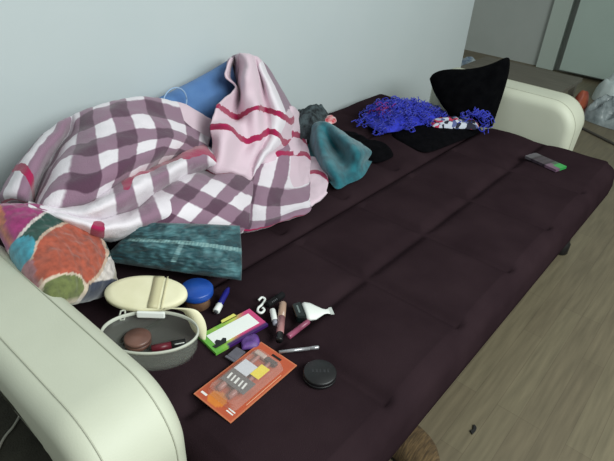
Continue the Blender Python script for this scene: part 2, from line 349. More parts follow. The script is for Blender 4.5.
# ------------------------------------------------------------------ plaid blanket
BLANKET = {
 'dome': [
  [(0.557,1.45,0.428,-1,-1.5,0,0),(0.596,1.45,0.428,-0.4,-1.5,0,0),(0.626,1.45,0.428,0,-1.5,0,0),(0.655,1.47,0.428,0.35,-1.5,0,0),(0.66,1.45,0.428,0.6,-1.4,0,0),(0.682,1.44,0.428,1,-1.4,0,0),(0.727,1.44,0.428,1.5,-1.4,0,0),(0.777,1.44,0.428,2,-1.4,0,0),(0.831,1.44,0.428,2.5,-1.4,0,0),(0.891,1.44,0.428,3,-1.4,0,0),(0.95,1.44,0.428,3.5,-1.4,0,0),(1.012,1.44,0.428,4,-1.4,1,0),(1.099,1.42,0.428,4.6,-1.4,1,0)],
  [(0.557,1.41,0.562,-1,-0.4,0,0),(0.596,1.41,0.581,-0.4,-0.4,0,0),(0.626,1.41,0.593,0,-0.4,0,0),(0.655,1.43,0.586,0.35,-0.4,0,0),(0.66,1.41,0.596,0.6,-0.3,0,0),(0.682,1.4,0.605,1,-0.3,0,0),(0.727,1.4,0.611,1.5,-0.3,0,0),(0.777,1.4,0.611,2,-0.3,0,0),(0.831,1.4,0.608,2.5,-0.3,0,0),(0.891,1.4,0.595,3,-0.3,0,0),(0.95,1.4,0.573,3.5,-0.3,0,0),(1.012,1.4,0.543,4,-0.3,1,0),(1.099,1.38,0.477,4.6,-0.3,1,0)],
  [(0.557,1.365,0.657,-1,0.1,0,0),(0.596,1.365,0.676,-0.4,0.1,0,0),(0.626,1.365,0.688,0,0.1,0,0),(0.655,1.385,0.681,0.35,0.1,0,0),(0.66,1.365,0.691,0.6,0.2,0,0),(0.682,1.355,0.7,1,0.2,0,0),(0.727,1.355,0.706,1.5,0.2,0,0),(0.777,1.355,0.706,2,0.2,0,0),(0.831,1.355,0.703,2.5,0.2,0,0),(0.891,1.355,0.69,3,0.2,0,0),(0.95,1.355,0.668,3.5,0.2,0,0),(1.012,1.355,0.638,4,0.2,1,0),(1.099,1.335,0.572,4.6,0.2,1,0)],
  [(0.557,1.33,0.702,-1,0.5,0,0),(0.596,1.33,0.721,-0.4,0.5,0,0),(0.626,1.33,0.733,0,0.5,0,0),(0.655,1.35,0.726,0.35,0.5,0,0),(0.66,1.33,0.736,0.6,0.6,0,0),(0.682,1.32,0.745,1,0.6,0,0),(0.727,1.32,0.751,1.5,0.6,0,0),(0.777,1.32,0.751,2,0.6,0,0),(0.831,1.32,0.748,2.5,0.6,0,0),(0.891,1.32,0.735,3,0.6,0,0),(0.95,1.32,0.713,3.5,0.6,0,0),(1.012,1.32,0.683,4,0.6,1,0),(1.099,1.3,0.617,4.6,0.6,1,0)],
  [(0.524,1.31,0.693,-1,0.5,0,0),(0.556,1.29,0.72,-0.4,0.5,0,0),(0.589,1.28,0.727,0,0.5,0,0),(0.629,1.33,0.693,0.35,0.5,0,0),(0.624,1.28,0.712,0.6,1,0,0),(0.645,1.26,0.735,1,1,0,0),(0.687,1.25,0.749,1.5,1,0,0),(0.737,1.25,0.751,2,1,0,0),(0.792,1.25,0.741,2.5,1,0,0),(0.849,1.25,0.721,3,1,0,0),(0.912,1.25,0.691,3.5,1,0,0),(0.985,1.26,0.648,4,1,1,0),(1.067,1.27,0.589,4.6,1,1,0)],
  [(0.493,1.3,0.676,-1,0.5,0,0.57),(0.516,1.26,0.714,-0.4,0.5,0,0.03),(0.547,1.25,0.716,0,0.5,0,0),(0.589,1.31,0.674,0.35,0.5,0,0),(0.584,1.24,0.706,0.6,1.5,0,0),(0.611,1.2,0.727,1,1.5,0,0),(0.656,1.19,0.739,1.5,1.5,0,0),(0.711,1.19,0.736,2,1.5,0,0),(0.768,1.19,0.73,2.5,1.5,0,0),(0.831,1.2,0.708,3,1.5,0,0),(0.894,1.21,0.676,3.5,1.5,0,0),(0.959,1.23,0.634,4,1.5,0,0),(1.032,1.24,0.581,4.6,1.5,0,0)],
  [(0.456,1.28,0.664,-1,0.5,0,1.17),(0.478,1.23,0.707,-0.4,0.5,0,0.63),(0.507,1.22,0.706,0,0.5,0,0.09),(0.548,1.28,0.657,0.35,0.5,0,0),(0.543,1.19,0.703,0.6,2,0,0),(0.577,1.14,0.722,1,2,0,0),(0.622,1.13,0.728,1.5,2,0,0),(0.678,1.13,0.725,2,2,0,0),(0.743,1.14,0.712,2.5,2,0,0),(0.806,1.15,0.697,3,2,0,0),(0.869,1.17,0.665,3.5,2,0,0),(0.922,1.19,0.628,4,2,0,0),(1.006,1.22,0.568,4.6,2,0,0)],
  [(0.427,1.26,0.649,-1,0.5,0,1.77),(0.448,1.21,0.69,-0.4,0.5,0,1.23),(0.469,1.19,0.69,0,0.5,0,0.69),(0.508,1.26,0.629,0.35,0.5,0,0.15),(0.498,1.15,0.687,0.6,2.5,0,0),(0.55,1.09,0.706,1,2.5,0,0),(0.591,1.08,0.712,1.5,2.5,0,0),(0.643,1.08,0.712,2,2.5,0,0),(0.71,1.1,0.704,2.5,2.5,0,0),(0.779,1.12,0.688,3,2.5,0,0),(0.828,1.14,0.662,3.5,2.5,0,0),(0.887,1.17,0.626,4,2.5,0,0),(0.973,1.2,0.567,4.6,2.5,0,0)],
  [(0.403,1.24,0.639,-1,0.5,0,1.9),(0.418,1.19,0.673,-0.4,0.5,0,1.83),(0.439,1.17,0.666,0,0.5,0,1.29),(0.475,1.24,0.604,0.35,0.5,0,0.75),(0.455,1.11,0.665,0.6,3,0,0),(0.525,1.05,0.688,1,3,0,0),(0.572,1.05,0.693,1.5,3,0,0),(0.618,1.05,0.698,2,3,0,0),(0.682,1.07,0.692,2.5,3,0,0),(0.75,1.1,0.678,3,3,0,0),(0.806,1.13,0.654,3.5,3,0,0),(0.865,1.16,0.623,4,3,0,0),(0.941,1.19,0.567,4.6,3,0,0)],
  [(0.389,1.23,0.627,-1,0.5,0,1.9),(0.4,1.18,0.653,-0.4,0.5,0,1.9),(0.42,1.16,0.643,0,0.5,0,1.89),(0.459,1.23,0.577,0.35,0.5,0,1.35),(0.431,1.1,0.64,0.6,3.5,0,0),(0.505,1.06,0.64,1,3.5,0,0),(0.557,1.06,0.647,1.5,3.5,0,0),(0.596,1.06,0.654,2,3.5,0,0),(0.66,1.08,0.652,2.5,3.5,0,0),(0.728,1.11,0.644,3,3.5,0,0),(0.791,1.14,0.631,3.5,3.5,0,0),(0.853,1.17,0.608,4,3.5,0,0),(0.925,1.2,0.555,4.6,3.5,0,0)],
  [(0.409,1.28,0.577,-1,1,0,0),(0.42,1.23,0.603,-0.4,1,0,0),(0.44,1.21,0.593,0,1,0,0),(0.479,1.28,0.527,0.35,1,0,0),(0.451,1.15,0.59,0.6,4,0,0),(0.525,1.11,0.59,1,4,0,0),(0.577,1.11,0.597,1.5,4,0,0),(0.616,1.11,0.604,2,4,0,0),(0.68,1.13,0.602,2.5,4,0,0),(0.748,1.16,0.594,3,4,0,0),(0.811,1.19,0.581,3.5,4,0,0),(0.873,1.22,0.558,4,4,0,0),(0.945,1.25,0.505,4.6,4,0,0)],
 ],
 'roll1': [
  [(0.487,1.26,0.569,-0.5,0.5,0,0.55),(0.523,1.22,0.559,-0.5,0.5,0,1.17),(0.556,1.19,0.564,-0.5,0.5,0,1.17),(0.589,1.17,0.581,-0.5,0.5,0,1.17),(0.634,1.16,0.601,-0.28,0.5,0,0.55),(0.676,1.16,0.619,0.11,0.5,0,1.17),(0.719,1.17,0.613,0.44,0.5,0,1.17),(0.778,1.19,0.599,0.83,0.5,0,1.17),(0.856,1.21,0.588,1.33,0.5,0,1.17),(0.947,1.24,0.587,1.83,0.5,0,1.17),(1.026,1.26,0.567,2.2,0.5,0,1.17),(1.092,1.28,0.515,2.4,0.5,0,0.55)],
  [(0.448,1.16,0.619,-0.5,0.5,0,0.55),(0.479,1.12,0.612,-0.5,0.5,0,1.17),(0.508,1.09,0.616,-0.5,0.5,0,1.17),(0.537,1.07,0.629,-0.5,0.5,0,1.17),(0.578,1.06,0.644,-0.28,0.5,0,0.55),(0.619,1.06,0.657,0.11,0.5,0,1.17),(0.659,1.07,0.653,0.44,0.5,0,1.17),(0.714,1.09,0.641,0.83,0.5,0,1.17),(0.785,1.11,0.632,1.33,0.5,0,1.17),(0.871,1.14,0.628,1.83,0.5,0,1.17),(0.945,1.16,0.609,2.2,0.5,0,1.17),(1.008,1.18,0.563,2.4,0.5,0,0.55)],
  [(0.425,1.105,0.643,-0.5,0.5,0,0.55),(0.454,1.065,0.638,-0.5,0.5,0,0.55),(0.481,1.035,0.639,-0.5,0.5,0,0.55),(0.507,1.015,0.648,-0.5,0.5,0,0.55),(0.548,1.005,0.66,-0.28,0.5,0,0.55),(0.588,1.005,0.667,0.11,0.5,0,1.17),(0.627,1.015,0.666,0.44,0.5,0,0.55),(0.679,1.035,0.656,0.83,0.5,0,0.55),(0.746,1.055,0.648,1.33,0.5,0,0.55),(0.829,1.085,0.643,1.83,0.5,0,1.17),(0.901,1.105,0.624,2.2,0.5,0,1.17),(0.962,1.125,0.583,2.4,0.5,0,1.17)],
  [(0.418,1.09,0.645,-0.5,0.5,0,0.55),(0.447,1.05,0.641,-0.5,0.5,0,0.55),(0.472,1.02,0.639,-0.5,0.5,0,0.55),(0.497,1,0.644,-0.5,0.5,0,0.55),(0.539,0.99,0.651,-0.28,0.5,0,0.55),(0.581,0.99,0.655,0.11,0.5,0,0.55),(0.619,1,0.655,0.44,0.5,0,0.55),(0.67,1.02,0.648,0.83,0.5,0,0.55),(0.736,1.04,0.642,1.33,0.5,0,0.55),(0.818,1.07,0.635,1.83,0.5,0,0.55),(0.89,1.09,0.616,2.2,0.5,0,0.55),(0.951,1.11,0.58,2.4,0.5,0,1.17)],
  [(0.422,1.105,0.629,-0.5,0.5,0,0.55),(0.452,1.065,0.626,-0.5,0.5,0,0.55),(0.477,1.035,0.618,-0.5,0.5,0,0.55),(0.502,1.015,0.62,-0.5,0.5,0,0.55),(0.546,1.005,0.622,-0.28,0.5,0,0.55),(0.592,1.005,0.62,0.11,0.5,0,0.55),(0.63,1.015,0.624,0.44,0.5,0,0.55),(0.681,1.035,0.62,0.83,0.5,0,0.55),(0.747,1.055,0.616,1.33,0.5,0,0.55),(0.83,1.085,0.607,1.83,0.5,0,0.55),(0.903,1.105,0.588,2.2,0.5,0,0.55),(0.965,1.125,0.556,2.4,0.5,0,1.17)],
  [(0.438,1.15,0.597,-0.5,0.5,0,0.55),(0.47,1.11,0.593,-0.5,0.5,0,0.55),(0.496,1.08,0.581,-0.5,0.5,0,0.55),(0.522,1.06,0.578,-0.5,0.5,0,0.55),(0.57,1.05,0.577,-0.28,0.5,0,0.55),(0.62,1.05,0.57,0.11,0.5,0,1.17),(0.66,1.06,0.576,0.44,0.5,0,1.17),(0.711,1.08,0.575,0.83,0.5,0,1.17),(0.779,1.1,0.574,1.33,0.5,0,0.55),(0.865,1.13,0.564,1.83,0.5,0,0.55),(0.941,1.15,0.544,2.2,0.5,0,0.55),(1.005,1.17,0.516,2.4,0.5,0,0.55)],
  [(0.471,1.24,0.54,-0.5,0.5,0,0.55),(0.507,1.2,0.534,-0.5,0.5,0,0.55),(0.536,1.17,0.517,-0.5,0.5,0,0.55),(0.565,1.15,0.51,-0.5,0.5,0,0.55),(0.618,1.14,0.505,-0.28,0.5,0,0.55),(0.674,1.14,0.495,0.11,0.5,0,1.17),(0.717,1.15,0.504,0.44,0.5,0,1.17),(0.771,1.17,0.505,0.83,0.5,0,1.17),(0.842,1.19,0.506,1.33,0.5,0,0.55),(0.934,1.22,0.496,1.83,0.5,0,0.55),(1.015,1.24,0.476,2.2,0.5,0,0.55),(1.084,1.26,0.449,2.4,0.5,0,0.55)],
 ],
 'hem': [
  [(0.437,1.2,0.61,-0.7,0.5,0,0.72),(0.46,1.17,0.597,-0.6,0.5,0,0.72),(0.481,1.13,0.594,-0.5,0.5,0,1.25),(0.522,1.1,0.584,-0.5,0.5,0,1.25),(0.548,1.08,0.571,-0.5,0.5,0,0.72),(0.574,1.07,0.572,-0.5,0.5,0,0.72),(0.614,1.065,0.57,-0.45,0.5,0,0.72),(0.652,1.06,0.579,-0.15,0.5,0,0.72),(0.69,1.06,0.587,0.25,0.5,0,0.72),(0.744,1.07,0.577,0.5,0.5,0,0.72)],
  [(0.418,1.15,0.635,-0.7,0.5,0,0.72),(0.44,1.12,0.622,-0.6,0.5,0,0.72),(0.459,1.08,0.621,-0.5,0.5,0,1.25),(0.496,1.05,0.61,-0.5,0.5,0,1.25),(0.52,1.03,0.598,-0.5,0.5,0,0.72),(0.546,1.02,0.597,-0.5,0.5,0,0.72),(0.585,1.015,0.594,-0.45,0.5,0,0.72),(0.622,1.01,0.601,-0.15,0.5,0,0.72),(0.661,1.01,0.605,0.25,0.5,0,0.72),(0.713,1.02,0.593,0.5,0.5,0,0.72)],
  [(0.401,1.108,0.652,-0.7,0.5,0,0.72),(0.422,1.078,0.641,-0.6,0.5,0,0.72),(0.44,1.038,0.64,-0.5,0.5,0,0.72),(0.473,1.008,0.627,-0.5,0.5,0,0.72),(0.495,0.988,0.614,-0.5,0.5,0,1.25),(0.521,0.978,0.61,-0.5,0.5,0,0.72),(0.56,0.973,0.605,-0.45,0.5,0,0.72),(0.598,0.968,0.607,-0.15,0.5,0,0.72),(0.639,0.968,0.605,0.25,0.5,0,0.72),(0.689,0.978,0.588,0.5,0.5,0,0.72)],
  [(0.397,1.1,0.65,-0.7,0.5,0,0.72),(0.418,1.07,0.64,-0.6,0.5,0,0.72),(0.435,1.03,0.638,-0.5,0.5,0,0.72),(0.465,1,0.623,-0.5,0.5,0,0.72),(0.487,0.98,0.609,-0.5,0.5,0,1.25),(0.514,0.97,0.6,-0.5,0.5,0,0.72),(0.555,0.965,0.594,-0.45,0.5,0,0.72),(0.596,0.96,0.591,-0.15,0.5,0,0.72),(0.639,0.96,0.582,0.25,0.5,0,0.72),(0.69,0.97,0.561,0.5,0.5,0,0.72)],
  [(0.406,1.13,0.624,-0.7,0.5,0,0.72),(0.428,1.1,0.615,-0.6,0.5,0,0.72),(0.446,1.06,0.611,-0.5,0.5,0,0.72),(0.474,1.03,0.591,-0.5,0.5,0,0.72),(0.496,1.01,0.573,-0.5,0.5,0,1.25),(0.527,1,0.559,-0.5,0.5,0,0.72),(0.571,0.995,0.549,-0.45,0.5,0,0.72),(0.618,0.99,0.539,-0.15,0.5,0,0.72),(0.667,0.99,0.52,0.25,0.5,0,0.72),(0.72,1,0.492,0.5,0.5,0,0.72)],
  [(0.423,1.18,0.593,-0.7,0.5,0,0.72),(0.447,1.15,0.583,-0.6,0.5,0,0.72),(0.467,1.11,0.578,-0.5,0.5,0,0.72),(0.495,1.08,0.555,-0.5,0.5,0,0.72),(0.52,1.06,0.535,-0.5,0.5,0,1.25),(0.552,1.05,0.517,-0.5,0.5,0,0.72),(0.599,1.045,0.507,-0.45,0.5,0,0.72),(0.65,1.04,0.494,-0.15,0.5,0,0.72),(0.703,1.04,0.471,0.25,0.5,0,0.72),(0.758,1.05,0.44,0.5,0.5,0,0.72)],
 ],
 'drape': [
  [(0.707,1.12,0.567,-0.485,-2.049,0,0),(0.794,1.13,0.566,0.145,-1.732,0,0),(0.88,1.14,0.558,0.664,-1.39,0,0),(0.964,1.15,0.533,0.985,-0.951,0,0),(1.047,1.15,0.513,1.306,-0.512,0,0),(1.136,1.15,0.472,1.485,0.049,0,0)],
  [(0.651,1.05,0.587,-0.809,-1.878,0,0),(0.726,1.05,0.594,-0.15,-1.585,0,0),(0.81,1.06,0.59,0.438,-1.268,0,0),(0.899,1.07,0.555,0.742,-0.707,0,0),(0.999,1.08,0.523,1.103,-0.195,0,0),(1.082,1.09,0.476,1.213,0.317,0,0)],
  [(0.614,1,0.594,-1.107,-1.659,0,0),(0.681,0.995,0.595,-0.534,-1.293,0,0),(0.761,1,0.591,0.068,-0.951,0,0),(0.847,1.01,0.555,0.372,-0.39,0,0),(0.942,1.02,0.522,0.733,0.122,0,0),(1.038,1.05,0.468,0.887,0.561,0,0)],
  [(0.6,0.97,0.584,-1.352,-1.341,0,0),(0.664,0.965,0.583,-0.82,-0.976,0,0),(0.731,0.96,0.578,-0.317,-0.585,0,0),(0.811,0.965,0.544,-0.013,-0.024,0,0),(0.895,0.97,0.511,0.306,0.488,0,0),(0.98,1,0.465,0.491,0.829,0,0)],
  [(0.609,0.965,0.563,-1.485,-1.049,0,0),(0.666,0.955,0.557,-1.052,-0.634,0,0),(0.723,0.945,0.546,-0.689,-0.195,0,0),(0.791,0.94,0.519,-0.398,0.341,0,0),(0.867,0.94,0.49,-0.092,0.829,0,0),(0.937,0.96,0.455,0.108,1.122,0,0)],
  [(0.622,0.97,0.546,-1.517,-0.878,0,0),(0.676,0.96,0.53,-1.211,-0.39,0,0),(0.734,0.95,0.505,-0.962,0.146,0,0),(0.801,0.945,0.477,-0.685,0.659,0,0),(0.866,0.94,0.447,-0.462,1.146,0,0),(0.915,0.938,0.436,-0.205,1.39,0,0)],
  [(0.622,1,0.486,-1.517,-0.878,0,0),(0.676,0.99,0.47,-1.211,-0.39,0,0),(0.734,0.98,0.445,-0.962,0.146,0,0),(0.801,0.975,0.426,-0.685,0.659,0,0),(0.866,0.97,0.426,-0.462,1.146,0,0),(0.915,0.968,0.426,-0.205,1.39,0,0)],
 ],
 'right': [
  [(1.451,1.36,0.564,0,0.5,1,0),(1.487,1.33,0.564,0.5,0.5,1,0),(1.51,1.31,0.572,1,0.5,1,0),(1.584,1.34,0.522,1.5,0.5,1,0),(1.672,1.39,0.452,1.5,0.5,1,0),(1.635,1.347,0.447,1.5,0.5,1,0)],
  [(1.368,1.29,0.509,0,0.5,1,0.98),(1.402,1.26,0.509,0.5,0.5,1,0.98),(1.442,1.25,0.506,1,0.5,1,0.98),(1.525,1.28,0.47,1.5,0.5,1,0.98),(1.537,1.262,0.447,1.5,0.5,1,0.98),(1.507,1.221,0.447,1.5,0.5,1,0.98)],
  [(1.337,1.27,0.492,0,0.5,1,1.36),(1.387,1.25,0.489,0.5,0.5,1,1.36),(1.432,1.24,0.485,1,0.5,1,1.36),(1.517,1.266,0.447,1.5,0.5,1,1.36),(1.494,1.22,0.447,1.5,0.5,1,1.36),(1.473,1.187,0.447,1.5,0.5,1,1.36)],
  [(1.234,1.2,0.498,0,0.5,0,1.95),(1.269,1.18,0.498,0.5,0.5,0,1.95),(1.31,1.17,0.493,1,0.5,0,1.95),(1.421,1.198,0.447,1.5,0.5,1,1.95),(1.439,1.168,0.447,1.5,0.5,1,1.95),(1.423,1.135,0.447,1.5,0.5,1,1.95)],
  [(1.204,1.18,0.488,0,0.5,0,2.4),(1.243,1.16,0.486,0.5,0.5,0,2.4),(1.295,1.155,0.476,1,0.5,0,2.4),(1.377,1.159,0.447,1.5,0.5,1,2.4),(1.394,1.125,0.447,1.5,0.5,1,2.4),(1.386,1.099,0.447,1.5,0.5,1,2.4)],
  [(1.12,1.12,0.488,0,0.5,0,2.6),(1.157,1.1,0.476,0.5,0.5,0,2.6),(1.215,1.09,0.456,1,0.5,0,2.6),(1.263,1.059,0.447,1.5,0.5,1,2.6),(1.312,1.055,0.447,1.5,0.5,1,2.6),(1.345,1.069,0.447,1.5,0.5,1,2.6)],
  [(1.029,1.05,0.464,0,1,0,2.6),(1.047,1.02,0.462,0.5,1,0,2.6),(1.086,1,0.448,1,1,0,2.6),(1.122,0.96,0.447,1.5,1,0,2.6),(1.179,0.942,0.447,1.5,1,0,2.6),(1.207,0.953,0.447,1.5,1,0,2.6)],
  [(0.97,1.003,0.447,0,1.5,0,2.6),(0.987,0.969,0.447,0.5,1.5,0,2.6),(1.022,0.944,0.447,1,1.5,0,2.6),(1.077,0.924,0.447,1.5,1.5,0,2.6),(1.134,0.904,0.447,1.5,1.5,0,2.6),(1.161,0.914,0.447,1.5,1.5,0,2.6)],
  [(0.899,0.938,0.447,0,2,0,2.6),(0.927,0.917,0.447,0.5,2,0,2.6),(0.974,0.902,0.447,1,2,0,2.6),(1.042,0.892,0.447,1.5,2,0,2.6),(1.097,0.872,0.447,1.5,2,0,2.6),(1.122,0.881,0.447,1.5,2,0,2.6)],
  [(0.879,0.968,0.426,0,2.2,0,0),(0.907,0.947,0.426,0.5,2.2,0,0),(0.954,0.932,0.426,1,2.2,0,0),(1.022,0.922,0.426,1.5,2.2,0,0),(1.077,0.902,0.426,1.5,2.2,0,0),(1.102,0.911,0.426,1.5,2.2,0,0)],
 ],
 'bulge': [
  [(1.376,1.206,0.428,1.5,-0.5,1,0),(1.426,1.229,0.428,1.5,-0.5,1,0),(1.457,1.212,0.428,1.5,-0.5,1,0),(1.436,1.162,0.428,1.5,-0.5,1,0),(1.399,1.118,0.428,1.5,-0.5,1,0)],
  [(1.366,1.156,0.428,1.5,-0.5,1,0),(1.416,1.179,0.428,1.5,-0.5,1,0),(1.447,1.162,0.428,1.5,-0.5,1,0),(1.426,1.112,0.428,1.5,-0.5,1,0),(1.389,1.068,0.428,1.5,-0.5,1,0)],
  [(1.356,1.106,0.438,1.5,-0.5,1,0),(1.406,1.129,0.438,1.5,-0.5,1,0),(1.437,1.112,0.438,1.5,-0.5,1,0),(1.416,1.062,0.438,1.5,-0.5,1,0),(1.379,1.018,0.438,1.5,-0.5,1,0)],
  [(1.295,1.054,0.438,1.5,-0.5,1,0.97),(1.338,1.067,0.438,1.5,-0.5,1,0.97),(1.364,1.043,0.438,1.5,-0.5,1,0.97),(1.352,1,0.438,1.5,-0.5,1,0.97),(1.333,0.976,0.438,1.5,-0.5,1,0.97)],
  [(1.26,1.024,0.438,1.5,-0.5,1,1.4),(1.308,1.041,0.438,1.5,-0.5,1,1.4),(1.33,1.015,0.438,1.5,-0.5,1,1.4),(1.321,0.976,0.438,1.5,-0.5,1,1.4),(1.309,0.958,0.438,1.5,-0.5,1,1.4)],
  [(1.195,0.968,0.438,1.5,-0.5,1,1.7),(1.234,0.979,0.438,1.5,-0.5,1,1.7),(1.261,0.963,0.438,1.5,-0.5,1,1.7),(1.279,0.946,0.438,1.5,-0.5,1,1.7),(1.278,0.937,0.438,1.5,-0.5,1,1.7)],
  [(1.135,0.916,0.438,1.5,-0.5,1,1.8),(1.154,0.916,0.438,1.5,-0.5,1,1.8),(1.193,0.914,0.438,1.5,-0.5,1,1.8),(1.235,0.92,0.438,1.5,-0.5,1,1.8),(1.259,0.926,0.438,1.5,-0.5,1,1.8)],
  [(1.127,0.908,0.43,1.5,-0.5,1,1.9),(1.145,0.908,0.43,1.5,-0.5,1,1.9),(1.191,0.908,0.43,1.5,-0.5,1,1.9),(1.239,0.918,0.43,1.5,-0.5,1,1.9),(1.268,0.928,0.43,1.5,-0.5,1,1.9)],
 ],
 'peak': [
  [(1.28,1.43,0.435,0,0.5,1,0),(1.367,1.485,0.428,0,0.5,0,0),(1.325,1.42,0.446,0,0.5,1,0),(1.349,1.41,0.444,0,0.5,1,0),(1.382,1.42,0.43,0,0.5,1,0),(1.402,1.42,0.428,0.5,0.5,1,0),(1.464,1.45,0.428,0,0.5,0,0),(1.542,1.485,0.428,0,0.5,0,0)],
  [(1.25,1.39,0.735,0,0.5,1,0),(1.337,1.46,0.716,0,0.5,0,0),(1.295,1.38,0.746,0,0.5,1,0),(1.319,1.37,0.744,0,0.5,1,0),(1.352,1.38,0.73,0,0.5,1,0),(1.372,1.38,0.724,0.5,0.5,1,0),(1.434,1.41,0.686,0,0.5,0,0),(1.512,1.47,0.645,0,0.5,0,0)],
  [(1.23,1.35,0.785,0,0.5,1,0),(1.317,1.42,0.766,0,0.5,0,0),(1.275,1.34,0.796,0,0.5,1,0),(1.299,1.33,0.794,0,0.5,1,0),(1.332,1.34,0.78,0,0.5,1,0),(1.352,1.34,0.774,0.5,0.5,1,0),(1.414,1.37,0.736,0,0.5,0,0),(1.492,1.43,0.695,0,0.5,0,0)],
  [(1.197,1.33,0.765,0,0.5,1,0),(1.33,1.44,0.724,0,0.5,0,0),(1.246,1.29,0.778,0,0.5,1,0),(1.268,1.28,0.773,0,0.5,1,0),(1.322,1.31,0.744,0,0.5,1,0),(1.322,1.29,0.748,0.5,0.5,0,0),(1.42,1.34,0.698,0,0.5,0,0),(1.539,1.43,0.643,0,0.5,0,0)],
  [(1.174,1.31,0.747,0,0.5,1,0.2),(1.334,1.44,0.676,0,0.5,0,0.2),(1.207,1.26,0.749,0,0.5,1,0.2),(1.248,1.25,0.737,0,0.5,1,0.2),(1.323,1.29,0.7,0,0.5,1,0.2),(1.311,1.25,0.715,0.5,0.5,0,0.2),(1.427,1.31,0.659,0,0.5,0,0.2),(1.572,1.42,0.591,0,0.5,0,0.2)],
  [(1.208,1.3,0.706,0,0.5,1,0.5),(1.264,1.34,0.66,0,0.5,1,0.5),(1.197,1.25,0.707,0,0.5,1,0.5),(1.228,1.23,0.702,0,0.5,1,0.5),(1.313,1.27,0.66,0,0.5,1,0.5),(1.316,1.23,0.677,0.5,0.5,0,0.5),(1.452,1.3,0.607,0,0.5,0,0.5),(1.606,1.41,0.536,0,0.5,0,0.5)],
  [(1.071,1.23,0.704,0,0.5,1,0.97),(1.184,1.28,0.627,0,0.5,1,0.97),(1.177,1.22,0.662,0,0.5,1,0.97),(1.198,1.19,0.682,0,0.5,1,0.97),(1.298,1.25,0.633,0,0.5,1,0.97),(1.305,1.19,0.637,0.5,0.5,0,0.97),(1.421,1.24,0.569,0,0.5,1,0.97),(1.618,1.38,0.503,0,0.5,1,0.97)],
  [(1.041,1.21,0.697,0,0.5,1,1.38),(1.165,1.26,0.612,0,0.5,1,1.38),(1.172,1.21,0.642,0,0.5,1,1.38),(1.188,1.18,0.664,0,0.5,1,1.38),(1.288,1.24,0.613,0,0.5,1,1.38),(1.295,1.18,0.613,0.5,0.5,0,1.38),(1.412,1.23,0.543,0,0.5,1,1.38),(1.622,1.37,0.47,0,0.5,1,1.38)],
  [(1.001,1.19,0.664,0,0.5,1,1.96),(1.03,1.15,0.67,0,0.5,1,1.96),(1.125,1.18,0.594,0,0.5,1,1.96),(1.169,1.16,0.599,0,0.5,1,1.96),(1.237,1.18,0.591,0,0.5,1,1.96),(1.254,1.15,0.59,0.5,0.5,0,1.96),(1.353,1.2,0.518,0,0.5,1,1.96),(1.569,1.311,0.436,0,0.5,1,1.96)],
  [(0.99,1.18,0.648,0,0.5,1,2.38),(1.024,1.14,0.651,0,0.5,1,2.38),(1.119,1.17,0.571,0,0.5,1,2.38),(1.163,1.15,0.576,0,0.5,1,2.38),(1.227,1.17,0.569,0,0.5,1,2.38),(1.244,1.14,0.569,0.5,0.5,0,2.38),(1.343,1.19,0.489,0,0.5,1,2.38),(1.513,1.251,0.436,0,0.5,1,2.38)],
  [(0.99,1.17,0.615,0,0.5,1,2.6),(0.99,1.12,0.631,0,0.5,1,2.6),(1.082,1.15,0.561,0,0.5,1,2.6),(1.13,1.13,0.557,0,0.5,1,2.6),(1.183,1.15,0.545,0,0.5,1,2.6),(1.194,1.12,0.555,0.5,0.5,0,2.6),(1.306,1.18,0.491,0,0.5,1,2.6),(1.467,1.201,0.436,0,0.5,1,2.6)],
  [(0.971,1.16,0.575,0,0.5,1,2.6),(0.959,1.1,0.599,0,0.5,1,2.6),(1.032,1.12,0.549,0,0.5,1,2.6),(1.079,1.11,0.53,0,0.5,1,2.6),(1.12,1.12,0.524,0,0.5,1,2.6),(1.136,1.1,0.544,0.5,0.5,0,2.6),(1.238,1.16,0.499,0,0.5,1,2.6),(1.387,1.152,0.436,0,0.5,1,2.6)],
  [(0.933,1.14,0.557,0,0.5,1,2.6),(0.937,1.1,0.557,0,0.5,1,2.6),(0.997,1.1,0.537,0,0.5,1,2.6),(1.038,1.09,0.516,0,0.5,1,2.6),(1.068,1.09,0.492,0,0.5,1,2.6),(1.099,1.09,0.52,0.5,0.5,0,2.6),(1.193,1.15,0.49,0,0.5,1,2.6),(1.313,1.107,0.436,0,0.5,1,2.6)],
  [(0.953,1.19,0.517,0,0.5,1,0),(0.957,1.15,0.517,0,0.5,1,0),(1.017,1.15,0.497,0,0.5,1,0),(1.058,1.14,0.476,0,0.5,1,0),(1.088,1.14,0.452,0,0.5,1,0),(1.119,1.14,0.48,0.5,0.5,0,0),(1.213,1.2,0.45,0,0.5,1,0),(1.333,1.157,0.426,0,0.5,1,0)],
 ],
}

